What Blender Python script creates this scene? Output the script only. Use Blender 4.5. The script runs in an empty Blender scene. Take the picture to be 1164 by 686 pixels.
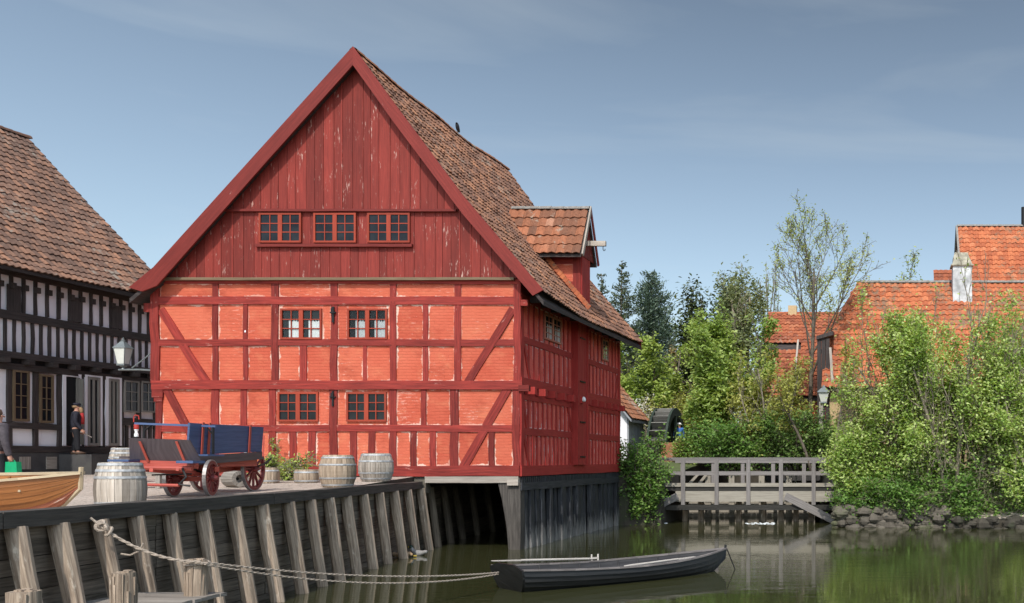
import bpy, bmesh, math, random
import numpy as np
from mathutils import Vector, Matrix, noise
R = random.Random(7)
RNG = np.random.default_rng(11)
sc = bpy.context.scene
COL = sc.collection
rad = math.radians

# ------------------------------------------------------------------ camera numbers (lens, eye height above the water)
PX, PY, F, EYE = 1000., 523., 1150., 2.62
def P(u, v, Y):
    return Vector(((u-PX)/F*Y, Y, EYE-(v-PY)/F*Y))

# ------------------------------------------------------------------ node helpers
class NT:
    def __init__(self, name):
        self.m = bpy.data.materials.new(name); self.m.use_nodes = True
        self.t = self.m.node_tree
        self.b = self.t.nodes['Principled BSDF']; self.out = self.t.nodes['Material Output']
    def n(self, typ, ins=None, **props):
        nd = self.t.nodes.new(typ)
        for k, v in props.items(): setattr(nd, k, v)
        for k, v in (ins or {}).items():
            self.put(nd.inputs[k], v)
        return nd
    def put(self, sock, v):
        if isinstance(v, bpy.types.NodeSocket): self.t.links.new(v, sock)
        elif isinstance(v, (tuple, list)) and len(v) == 3 and sock.type == 'RGBA': sock.default_value = (*v, 1)
        else: sock.default_value = v
    def set(self, **kw):
        for k, v in kw.items(): self.put(self.b.inputs[k.replace('_', ' ')], v)
    def math(self, op, a, b=0., clamp=False):
        nd = self.n('ShaderNodeMath', {0: a, 1: b}, operation=op, use_clamp=clamp); return nd.outputs[0]
    def noise(self, vec, scale, detail=4., rough=.55, dist=0.):
        nd = self.n('ShaderNodeTexNoise', {'Scale': scale, 'Detail': detail, 'Roughness': rough, 'Distortion': dist})
        if vec is not None: self.put(nd.inputs['Vector'], vec)
        return nd.outputs['Fac']
    def ramp(self, fac, stops, interp='LINEAR'):
        nd = self.n('ShaderNodeValToRGB', {0: fac}); cr = nd.color_ramp; cr.interpolation = interp
        while len(cr.elements) < len(stops): cr.elements.new(.5)
        for e, (p, c) in zip(cr.elements, stops):
            e.position = p; e.color = (c, c, c, 1) if isinstance(c, (int, float)) else (*c, 1)
        return nd.outputs[0]
    def mix(self, fac, a, b, blend='MIX'):
        nd = self.n('ShaderNodeMix', data_type='RGBA', blend_type=blend)
        self.put(nd.inputs[0], fac); self.put(nd.inputs[6], a); self.put(nd.inputs[7], b)
        return nd.outputs[2]
    def uv(self, name='UVMap'): return self.n('ShaderNodeUVMap', uv_map=name).outputs[0]
    def obj(self): return self.n('ShaderNodeTexCoord').outputs['Object']
    def geo(self, out='Random Per Island'): return self.n('ShaderNodeNewGeometry').outputs[out]
    def smap(self, vec, sx, sy, sz=1.):
        return self.n('ShaderNodeMapping', {'Vector': vec, 'Scale': (sx, sy, sz)}).outputs[0]
    def bump(self, h, strength=.5, dist=.02):
        nd = self.n('ShaderNodeBump', {'Height': h, 'Strength': strength, 'Distance': dist})
        self.t.links.new(nd.outputs[0], self.b.inputs['Normal'])

def wood(name, c1, c2, wear=None, wear_at=.64, grain=26., rough=.75, spread=.12, spec=.25, lum=.35, bump=.5):
    """painted or weathered timber; grain runs along U (metres)"""
    k = NT(name); uv = k.uv()
    g = k.noise(k.smap(uv, 1.3, grain), 1., 6, .65)
    big = k.noise(k.smap(uv, .8, 2.2), 1., 3)
    isl = k.math('FRACT', k.math('ADD', k.geo(), k.n('ShaderNodeObjectInfo').outputs['Random']))
    col = k.mix(k.ramp(g, [(.33, 0.), (.68, 1.)]), c1, c2)
    tone = k.math('ADD', k.math('MULTIPLY', big, lum), k.math('MULTIPLY', isl, lum*.8))
    tone = k.math('ADD', tone, 1.-lum*.85)
    col = k.mix(1., col, k.n('ShaderNodeCombineColor', {0: tone, 1: tone, 2: tone}).outputs[0], 'MULTIPLY')
    if wear is not None:
        w = k.noise(k.smap(uv, 3.2, grain*.55), 1., 8, .7)
        w2 = k.noise(k.smap(uv, .9, 2.6), 1., 2)
        w = k.math('ADD', w, k.math('MULTIPLY', k.math('SUBTRACT', w2, .5), .45))
        col = k.mix(k.ramp(w, [(wear_at, 0.), (wear_at+spread, 1.)]), col, wear)
    k.set(Base_Color=col, Roughness=rough); k.b.inputs['Specular IOR Level'].default_value = spec
    k.bump(g, bump, .012)
    return k.m

def flat(name, c, rough=.6, metal=0., spec=.4, var=.15, scale=9., bump=0.):
    k = NT(name); n = k.noise(k.obj(), scale, 5)
    lo = tuple(x*(1-var) for x in c); hi = tuple(min(1, x*(1+var)) for x in c)
    k.set(Base_Color=k.mix(k.ramp(n, [(.3, 0.), (.7, 1.)]), lo, hi), Roughness=rough, Metallic=metal)
    k.b.inputs['Specular IOR Level'].default_value = spec
    if bump: k.bump(n, bump, .02)
    return k.m

MAT = {}
RED1, RED2 = (.135, .017, .014), (.305, .038, .028)
MAT['red_timber'] = wood('red_timber', RED1, RED2, (.55, .28, .23), .65, 22, .7, .12, lum=.75, bump=.9)
MAT['red_side_lift'] = wood('red_timber_shade_lift', (.30, .028, .024), (.40, .044, .036), (.60, .42, .40), .72, 22, .7, .1)  # copy of the red timber paint, lightened to lift the shaded side wall
MAT['red_board'] = wood('red_board', (.155, .022, .017), (.250, .036, .026), (.56, .37, .31), .615, 30, .68, .1, lum=.55)
MAT['barge'] = wood('red_barge_board', (.14, .019, .015), (.21, .029, .022), (.5, .3, .26), .74, 22, .62, .1)
MAT['red_frame'] = wood('orange_red_window_paint', (.25, .036, .019), (.34, .054, .027), None, .8, 22, .6)
MAT['tar'] = wood('tarred_wood', (.016, .016, .018), (.045, .043, .044), (.16, .15, .14), .72, 24, .7, .14, lum=.6)
MAT['tarpile'] = wood('tarred_pile', (.016, .017, .020), (.055, .055, .061), (.16, .16, .16), .70, 20, .6, .14, lum=.6)
def pilemat():
    m = MAT['tarpile']; t = m.node_tree; k = NT.__new__(NT); k.m = m; k.t = t; k.b = t.nodes['Principled BSDF']; k.out = t.nodes['Material Output']
    old = k.b.inputs['Base Color'].links[0].from_socket
    z = k.n('ShaderNodeSeparateXYZ', {0: k.n('ShaderNodeNewGeometry').outputs['Position']}).outputs[2]
    n = k.noise(k.smap(k.uv(), 1.2, 9), 1., 6, .7)
    h = k.math('ADD', z, k.math('MULTIPLY', k.math('SUBTRACT', n, .5), 2.2))
    k.put(k.b.inputs['Base Color'], k.mix(k.ramp(h, [(.12, .85), (.62, 0.)]), old, (.24, .225, .21)))
pilemat()
MAT['cap'] = wood('cap_beam_wood', (.050, .045, .040), (.115, .10, .086), (.24, .22, .20), .70, 26, .8, .14)
MAT['grey'] = wood('weathered_grey_wood', (.17, .145, .125), (.36, .32, .28), (.50, .46, .41), .66, 26, .85, .12, lum=.5)
MAT['post'] = wood('weathered_quay_post', (.15, .108, .078), (.50, .39, .295), (.66, .56, .45), .60, 22, .85, .14, lum=.5, bump=.9)
MAT['sheet'] = wood('dark_wet_planks', (.085, .068, .052), (.24, .19, .145), (.28, .25, .17), .72, 26, .8, .16, lum=.7)
MAT['corner'] = wood('dark_corner_pile', (.05, .043, .038), (.13, .112, .098), (.30, .25, .19), .68, 20, .85, .16, lum=.6, bump=.9)
MAT['bridge'] = wood('bridge_wood', (.15, .135, .13), (.27, .245, .235), (.5, .46, .40), .70, 26, .8, .14)
MAT['bridge_pale'] = wood('bridge_deck_edge', (.27, .24, .20), (.41, .37, .31), None, .7, 26, .8)
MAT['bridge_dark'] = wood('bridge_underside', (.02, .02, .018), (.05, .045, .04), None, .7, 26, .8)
MAT['plinthwood'] = wood('grey_sill_plank', (.30, .25, .21), (.48, .42, .36), (.6, .55, .5), .66, 24, .8)
MAT['dark_timber'] = wood('dark_brown_timber', (.030, .024, .023), (.075, .060, .056), (.17, .14, .13), .74, 24, .75, .14, lum=.5)
MAT['barrel'] = wood('barrel_stave', (.22, .18, .145), (.46, .40, .34), (.62, .58, .54), .62, 20, .8, .14, lum=.95)
MAT['barrel_brown'] = wood('brown_barrel_stave', (.19, .135, .09), (.43, .335, .25), (.58, .52, .46), .64, 20, .8, .14, lum=.9)
MAT['hoop'] = flat('barrel_hoop', (.38, .38, .385), .6, .25, var=.4)
MAT['varnish'] = wood('varnished_boat_wood', (.22, .075, .02), (.40, .155, .045), (.52, .25, .10), .72, 18, .35, .14, .5)
MAT['boatpale'] = wood('pale_boat_trim', (.44, .33, .21), (.58, .47, .32), None, .7, 20, .6)
MAT['bottompaint'] = wood('pinkish_bottom_paint', (.36, .10, .055), (.46, .17, .10), (.66, .55, .46), .62, 16, .6)
MAT['blackboat'] = wood('tarred_boat', (.008, .008, .0085), (.026, .025, .025), (.12, .115, .11), .70, 18, .48, .14, .45, lum=.5)
MAT['boatin'] = wood('boat_inside_wood', (.03, .029, .031), (.07, .066, .068), (.16, .15, .145), .68, 18, .6)
MAT['rubrail'] = wood('worn_boat_rail', (.12, .105, .10), (.24, .21, .20), (.4, .34, .31), .6, 18, .6)
MAT['oar'] = wood('bleached_oar', (.42, .37, .33), (.56, .51, .46), None, .7, 18, .6)
MAT['wagonblue'] = wood('blue_wagon_paint', (.040, .072, .160), (.085, .125, .25), (.28, .30, .34), .73, 18, .45, .1, .5)
MAT['wagondark'] = wood('dark_wagon_paint', (.050, .037, .041), (.09, .07, .076), (.2, .2, .22), .75, 18, .5, .1, .5)
MAT['wagonred'] = wood('red_wagon_paint', (.33, .05, .035), (.46, .09, .06), (.6, .45, .4), .70, 18, .5, .12, .5)
MAT['wheelred'] = wood('dark_red_wheel', (.13, .018, .018), (.21, .03, .028), (.4, .3, .28), .74, 18, .5, .12, .5)
MAT['tyre'] = flat('iron_tyre', (.33, .31, .31), .45, .6, var=.3)
MAT['wheelgreen'] = wood('mossy_wheel_wood', (.022, .035, .028), (.055, .075, .055), (.25, .27, .26), .66, 20, .7)
MAT['paddle'] = wood('paddle_wood', (.17, .165, .15), (.36, .35, .32), (.36, .36, .36), .62, 20, .7)
MAT['shedboard'] = wood('bluish_grey_board', (.22, .23, .25), (.36, .37, .40), (.5, .5, .5), .66, 20, .8)
MAT['iron'] = flat('black_iron', (.018, .017, .018), .5, .4)
MAT['lampmetal'] = flat('grey_lamp_metal', (.20, .22, .22), .45, .4)
MAT['lampglass'] = flat('milky_lamp_glass', (.62, .62, .56), .25, 0, .5, .05)
MAT['curtain'] = flat('white_curtain', (.75, .73, .72), .9, var=.1, scale=20)
MAT['void'] = flat('dark_room_and_gap', (.010, .010, .011), .9)  # near-black fill, also painted in for shade in gaps and recesses
MAT['sideframe'] = wood('pale_red_window_paint', (.42, .13, .09), (.55, .24, .18), None, .7, 20, .6)
MAT['winframe_brown'] = wood('brown_window_frame', (.13, .085, .05), (.20, .14, .085), None, .7, 20, .6)
MAT['winframe_grey'] = wood('grey_door_frame', (.20, .18, .16), (.30, .28, .25), None, .7, 20, .6)
MAT['rope'] = flat('hemp_rope', (.38, .31, .25), .9, var=.3, scale=40, bump=.4)
MAT['white'] = flat('white_cloth', (.78, .78, .78), .9, var=.06)
MAT['skin'] = flat('skin', (.52, .27, .19), .5, var=.05)
MAT['coat'] = flat('navy_coat', (.020, .020, .032), .85)
MAT['trousers'] = flat('black_trousers', (.014, .014, .018), .85)
MAT['redshirt'] = flat('red_shirt', (.40, .03, .03), .8)
MAT['beard'] = flat('sandy_beard', (.34, .22, .12), .9)
MAT['shoe'] = flat('brown_shoe', (.10, .06, .04), .6)
MAT['greybeige'] = flat('grey_brown_jacket', (.07, .058, .066), .85, var=.3, scale=14)
MAT['greenbag'] = flat('green_bag', (.0, .30, .12), .6)
MAT['bluecloth'] = flat('blue_jacket', (.05, .17, .50), .8)
MAT['hair'] = flat('brown_hair', (.10, .06, .04), .7)
MAT['crow'] = flat('black_feathers', (.012, .012, .016), .5)
MAT['duckbrown'] = flat('brown_duck_feathers', (.36, .24, .14), .7, var=.45, scale=30)
MAT['duckgrey'] = flat('grey_duck_feathers', (.26, .25, .24), .7, var=.2, scale=30)
MAT['duckhead'] = flat('dark_duck_head', (.012, .03, .02), .35)
MAT['beak'] = flat('yellow_beak', (.45, .32, .06), .5)
MAT['foam'] = flat('white_water', (.75, .78, .80), .4, var=.15, scale=5)
MAT['redpump'] = flat('red_pump_paint', (.40, .04, .03), .5)
MAT['slate'] = flat('grey_ridge_mortar', (.24, .22, .20), .9, var=.3, bump=.5)
MAT['bark'] = flat('tree_bark', (.13, .105, .08), .9, var=.4, scale=6, bump=.6)
MAT['barkpale'] = flat('pale_bark', (.24, .20, .15), .9, var=.35, scale=6, bump=.6)
MAT['barkgreen'] = flat('greenish_bark', (.20, .19, .11), .9, var=.35, scale=6, bump=.6)
MAT['ochre'] = flat('ochre_plaster', (.50, .36, .20), .9, var=.15, scale=3)
MAT['whitewash'] = flat('whitewashed_stone', (.50, .50, .50), .9, var=.4, scale=2.5, bump=.3)
MAT['mossstone'] = flat('mossy_capstone', (.34, .31, .24), .9, var=.45, scale=4, bump=.5)

def brick_paint(name, base, base2, flake, edge=.035, amount=.66):
    k = NT(name); uv = k.uv()
    at = k.n('ShaderNodeAttribute', attribute_name='pd', attribute_type='GEOMETRY')
    sp = k.n('ShaderNodeSeparateColor', {0: at.outputs['Color']})
    d = k.math('MINIMUM', k.math('MINIMUM', sp.outputs[0], sp.outputs[1]), k.math('MINIMUM', sp.outputs[2], at.outputs['Alpha']))
    wn = k.n('ShaderNodeTexNoise', {'Vector': uv, 'Scale': 2.3, 'Detail': 3.})
    wuv = k.n('ShaderNodeVectorMath', {0: uv, 1: k.n('ShaderNodeVectorMath', {0: wn.outputs['Color'], 'Scale': .07}, operation='SCALE').outputs[0]}, operation='ADD').outputs[0]
    br = k.n('ShaderNodeTexBrick', {'Vector': wuv, 'Scale': 1., 'Brick Width': .27, 'Row Height': .088, 'Mortar Size': .013, 'Mortar Smooth': .5, 'Color1': (1, 1, 1), 'Color2': (.86, .86, .86), 'Mortar': (.2, .2, .2)})
    wob = k.noise(k.smap(uv, 1.1, 1.1), 1., 3)
    fine = k.noise(k.smap(uv, 5, 12), 1., 6, .7)
    col = k.mix(k.ramp(wob, [(.3, 0.), (.7, 1.)]), base, base2)
    col = k.mix(k.math('MULTIPLY', k.math('SUBTRACT', 1., br.outputs['Color']), .17), col, tuple(x*.55 for x in base))
    col = k.mix(k.ramp(fine, [(.32, .28), (.5, 0.)]), col, tuple(x*.6 for x in base))
    il = k.geo(); col = k.mix(k.math('MULTIPLY', il, .55), col, tuple(min(1, x*s_) for x, s_ in zip(base2, (1.04, 1.22, 1.15))))
    col = k.mix(k.ramp(il, [(.0, .45), (.35, 0.)]), col, tuple(x*.74 for x in base))
    pt = k.noise(k.smap(uv, 1.7, 2.4), 1., 5, .65)
    col = k.mix(k.ramp(pt, [(.52, 0.), (.70, .55)]), col, tuple(min(1, x*s_) for x, s_ in zip(base2, (1.05, 1.45, 1.3))))
    dk = k.noise(k.smap(uv, .8, 1.3), 1., 6, .7)
    col = k.mix(k.ramp(dk, [(.30, .6), (.46, 0.)]), col, tuple(x*.62 for x in base))
    # limewash showing where the red wash has flaked: streaks along the courses and a ragged rim along the timbers
    fl = k.math('ADD', k.noise(k.smap(uv, 4.5, 19), 1., 8, .72), k.math('MULTIPLY', k.math('SUBTRACT', k.noise(uv, .9, 2), .5), .42))
    fl = k.math('ADD', fl, k.math('MULTIPLY', k.math('SUBTRACT', k.math('FRACT', k.math('MULTIPLY', il, 7.3)), .6), .13))
    m1 = k.ramp(fl, [(amount, 0.), (amount+.05, .9)])
    en = k.noise(k.smap(uv, 2.6, 2.6), 1., 6, .7)
    dd = k.math('ADD', d, k.math('MULTIPLY', k.math('SUBTRACT', .50, en), .30))
    m2 = k.ramp(dd, [(edge*.35, .95), (edge*.9, 0.)])
    m2 = k.math('MULTIPLY', m2, k.ramp(k.noise(uv, .62, 1), [(.40, .25), (.6, 1.)]))
    col = k.mix(k.math('MULTIPLY', m1, .75), col, tuple(x*.5+y*.5 for x, y in zip(flake, base2)))
    col = k.mix(m2, col, flake)
    k.set(Base_Color=col, Roughness=.85); k.b.inputs['Specular IOR Level'].default_value = .2
    h = k.math('ADD', k.math('MULTIPLY', br.outputs['Color'], .7), k.math('MULTIPLY', fine, .6))
    k.bump(h, .6, .02)
    return k.m
MAT['brick'] = brick_paint('red_washed_brick', (.495, .082, .046), (.58, .132, .078), (.78, .55, .45), .048, .63)
MAT['brick_side_lift'] = brick_paint('red_washed_brick_shade_lift', (.66, .088, .066), (.74, .13, .10), (.72, .55, .52), .03, .70)  # copy of the brick wash, brightened to make up for the wall's shade

def tiles_mat(name, stops, lichen=None, lichen_at=.6, rough=.85):
    k = NT(name); isl = k.geo(); o = k.obj()
    big = k.noise(o, .35, 4)
    f = k.math('ADD', k.math('MULTIPLY', isl, .62), k.math('MULTIPLY', big, .55))
    col = k.ramp(k.math('SUBTRACT', f, .09), stops)
    fine = k.noise(o, 9, 6, .7)
    col = k.mix(k.ramp(fine, [(.3, .45), (.55, 0.)]), col, tuple(x*.35 for x in stops[0][1]))
    if lichen is not None:
        l = k.math('ADD', k.noise(o, 3.2, 8, .75), k.math('MULTIPLY', k.math('SUBTRACT', k.noise(o, .45, 2), .5), .5))
        col = k.mix(k.ramp(l, [(lichen_at, 0.), (lichen_at+.08, .85)]), col, lichen)
    k.set(Base_Color=col, Roughness=rough); k.b.inputs['Specular IOR Level'].default_value = .2
    k.bump(fine, .5, .015)
    return k.m
MAT['tile_brown'] = tiles_mat('old_brown_pantile', [(.0, (.135, .078, .060)), (.4, (.235, .125, .088)), (.68, (.34, .165, .100)), (.92, (.50, .235, .13))], (.31, .26, .21), .585)
MAT['tile_grey'] = tiles_mat('old_grey_brown_pantile', [(.0, (.115, .074, .060)), (.4, (.195, .115, .086)), (.68, (.275, .150, .102)), (.92, (.42, .21, .13))], (.26, .225, .19), .58)
MAT['tile_red'] = tiles_mat('weathered_red_pantile', [(.0, (.17, .085, .055)), (.4, (.32, .14, .08)), (.75, (.46, .20, .105)), (1., (.55, .29, .17))], (.40, .35, .28), .57)
MAT['tile_dormer'] = tiles_mat('dormer_pantile', [(.0, (.13, .075, .055)), (.4, (.28, .115, .065)), (.7, (.42, .155, .08)), (.95, (.46, .30, .22))], (.36, .31, .25), .635)
MAT['tile_orange'] = tiles_mat('bright_orange_pantile', [(.0, (.27, .085, .045)), (.4, (.45, .13, .06)), (.75, (.56, .18, .08)), (1., (.62, .27, .15))], (.22, .15, .10), .55)
MAT['tile_orange_old'] = tiles_mat('duller_orange_pantile', [(.0, (.19, .07, .045)), (.4, (.34, .105, .055)), (.75, (.45, .14, .065)), (1., (.52, .22, .12))], (.32, .26, .2), .60)

def plaster(name, c1, c2):
    k = NT(name); o = k.obj(); n = k.noise(o, 1.2, 6); f = k.noise(o, 14, 6, .7)
    col = k.mix(k.ramp(n, [(.3, 0.), (.7, 1.)]), c1, c2)
    st = k.noise(k.smap(o, 1.5, 1.5, .25), 2., 6, .7)
    col = k.mix(k.ramp(st, [(.56, 0.), (.75, .4)]), col, tuple(x*.55 for x in c1))
    k.set(Base_Color=col, Roughness=.9); k.bump(f, .3, .01); return k.m
MAT['plaster'] = plaster('limewashed_infill', (.84, .82, .87), (.90, .885, .92))

def glassmat():
    k = NT('old_window_glass')
    tr = k.n('ShaderNodeBsdfTransparent', {'Color': (.82, .86, .86)})
    n = k.noise(k.obj(), 2.5, 3); bp = k.n('ShaderNodeBump', {'Height': n, 'Strength': .05, 'Distance': .02})
    gl = k.n('ShaderNodeBsdfGlossy', {'Roughness': .03, 'Normal': bp.outputs[0]})
    fr = k.n('ShaderNodeFresnel', {'IOR': 1.5})
    mx = k.n('ShaderNodeMixShader', {0: k.math('MULTIPLY_ADD', fr.outputs[0], 1.3), 1: tr.outputs[0], 2: gl.outputs[0]})
    mx.inputs[0].default_value = .1
    f = k.math('ADD', k.math('MULTIPLY', fr.outputs[0], .45), .0, True)
    k.put(mx.inputs[0], f)
    k.t.links.new(mx.outputs[0], k.out.inputs[0]); return k.m
MAT['glass'] = glassmat()
def darkglass():
    k = NT('dark_window_glass'); n = k.noise(k.obj(), 1.7, 3)
    k.set(Base_Color=k.mix(k.ramp(n, [(.35, 0.), (.65, 1.)]), (.008, .009, .012), (.022, .024, .028)), Roughness=.06)
    k.b.inputs['Specular IOR Level'].default_value = .18; k.bump(n, .06, .02); return k.m
MAT['glassdark'] = darkglass()

def leafmat(name, stops, trans=.35, rough=.5, clump=.6):
    k = NT(name); isl = k.geo()
    o = k.obj(); n = k.noise(o, clump, 3)
    f = k.math('ADD', k.math('MULTIPLY', isl, .6), k.math('MULTIPLY', k.math('SUBTRACT', n, .25), .85))
    col = k.ramp(f, stops)
    k.set(Base_Color=col, Roughness=rough); k.b.inputs['Specular IOR Level'].default_value = .35
    tl = k.n('ShaderNodeBsdfTranslucent', {'Color': k.mix(1., col, (1.25, 1.2, .6), 'MULTIPLY')})
    mx = k.n('ShaderNodeMixShader', {0: trans, 1: k.b.outputs[0], 2: tl.outputs[0]})
    k.t.links.new(mx.outputs[0], k.out.inputs[0]); return k.m
MAT['leaf_fresh'] = leafmat('fresh_spring_leaf', [(.0, (.10, .20, .032)), (.3, (.265, .40, .085)), (.6, (.47, .575, .18)), (.9, (.66, .71, .35))], .42)
MAT['leaf_lime'] = leafmat('lime_green_leaf', [(.1, (.14, .21, .035)), (.4, (.28, .37, .07)), (.85, (.46, .53, .15))])
MAT['leaf_mid'] = leafmat('mid_green_leaf', [(.1, (.065, .15, .028)), (.5, (.14, .26, .05)), (1., (.30, .43, .11))])
MAT['leaf_deep'] = leafmat('deep_green_leaf', [(.1, (.06, .12, .03)), (.4, (.125, .21, .05)), (.85, (.27, .38, .11))])
MAT['leaf_larch'] = leafmat('soft_green_needle', [(.1, (.12, .20, .04)), (.4, (.27, .38, .085)), (.85, (.47, .56, .18))], .42)
MAT['leaf_yellow'] = leafmat('yellow_green_leaf', [(.1, (.20, .21, .045)), (.5, (.37, .38, .085)), (1., (.54, .53, .18))])
MAT['leaf_sprout'] = leafmat('sprouting_leaf', [(.1, (.18, .24, .055)), (.5, (.36, .42, .11)), (1., (.50, .54, .20))])
MAT['leaf_yew'] = leafmat('dark_yew_needle', [(.1, (.022, .038, .012)), (.5, (.05, .07, .02)), (1., (.11, .115, .035))], .15)
MAT['leaf_blue'] = leafmat('blue_green_needle', [(.1, (.038, .066, .046)), (.5, (.085, .125, .085)), (1., (.17, .215, .15))], .12)
MAT['leaf_fir'] = leafmat('fir_needle', [(.1, (.030, .045, .020)), (.5, (.07, .09, .04)), (1., (.14, .16, .075))], .12)
MAT['leaf_bronze'] = leafmat('bronze_young_leaf', [(.1, (.17, .11, .05)), (.5, (.30, .20, .09)), (1., (.40, .31, .14))])
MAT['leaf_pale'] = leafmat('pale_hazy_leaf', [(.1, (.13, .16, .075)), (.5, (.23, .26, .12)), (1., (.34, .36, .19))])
MAT['blossom'] = leafmat('white_blossom', [(.0, (.55, .5, .45)), (.5, (.75, .72, .68)), (1., (.8, .8, .78))])

def groundmat():
    k = NT('sandy_cobbles'); o = k.obj()
    v = k.n('ShaderNodeTexVoronoi', {'Vector': o, 'Scale': 7.}, feature='DISTANCE_TO_EDGE').outputs[0]
    n = k.noise(o, .6, 6); f = k.noise(o, 18, 6, .7)
    col = k.mix(k.ramp(n, [(.3, 0.), (.7, 1.)]), (.42, .34, .28), (.55, .46, .39))
    col = k.mix(k.ramp(v, [(.02, .75), (.10, 0.)]), col, (.20, .16, .125))
    far = k.ramp(k.math('MULTIPLY', k.n('ShaderNodeSeparateXYZ', {0: o}).outputs[1], .01), [(.41, 0.), (.44, 1.)])
    gr = k.mix(k.noise(o, 1.5, 5), (.07, .10, .03), (.13, .15, .055))
    col = k.mix(far, col, gr)
    k.set(Base_Color=col, Roughness=.95); k.bump(k.math('ADD', v, f), .5, .03); return k.m
MAT['ground'] = groundmat()
def stonemat(name, c1, c2, moss):
    k = NT(name); o = k.obj(); n = k.noise(o, 2.2, 7, .65); m = k.noise(o, 1.1, 5)
    col = k.mix(k.ramp(n, [(.3, 0.), (.7, 1.)]), c1, c2)
    isl = k.geo(); col = k.mix(k.math('MULTIPLY', isl, .4), col, tuple(x*.5 for x in c1))
    col = k.mix(k.ramp(m, [(.54, 0.), (.66, .7)]), col, moss)
    k.set(Base_Color=col, Roughness=.9); k.bump(n, .8, .04); return k.m
MAT['stone'] = stonemat('field_stone', (.075, .062, .047), (.17, .145, .115), (.10, .11, .05))
MAT['earth'] = stonemat('dark_bank_earth', (.035, .03, .022), (.085, .07, .052), (.03, .045, .015))
MAT['plinth'] = stonemat('dark_stone_plinth', (.05, .048, .05), (.10, .095, .095), (.07, .07, .06))

def watermat():
    k = NT('pond_water'); o = k.obj()
    a = k.noise(k.smap(o, .9, 3.2), 1., 3, .5, .3)
    b = k.noise(k.smap(o, 3.5, 13.), 1., 2, .5)
    patch = k.ramp(k.noise(k.smap(o, .10, .28), 1., 2), [(.38, .25), (.62, 1.)])
    h = k.math('MULTIPLY', k.math('ADD', a, k.math('MULTIPLY', b, .28)), patch)
    k.set(Base_Color=(.042, .043, .018), Roughness=.012, IOR=1.33)
    k.b.inputs['Specular IOR Level'].default_value = .5
    k.bump(h, .11, .06); return k.m
MAT['water'] = watermat()

# ------------------------------------------------------------------ objects
def thing(name, label, cat, loc=(0, 0, 0), group=None):
    o = bpy.data.objects.new(name, None); COL.objects.link(o); o.location = loc
    o.empty_display_size = .2
    return tag(o, label, cat, group)
def tag(o, label=None, cat=None, group=None, kind=None):
    if label: o['label'] = label
    if cat: o['category'] = cat
    if group: o['group'] = group
    if kind: o['kind'] = kind
    return o
def root_of(o):
    while o.parent: o = o.parent
    return o
def copy_tree(o, parent=None):
    c = o.copy(); COL.objects.link(c); c.parent = parent
    for ch in list(o.children): copy_tree(ch, c)
    return c

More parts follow.
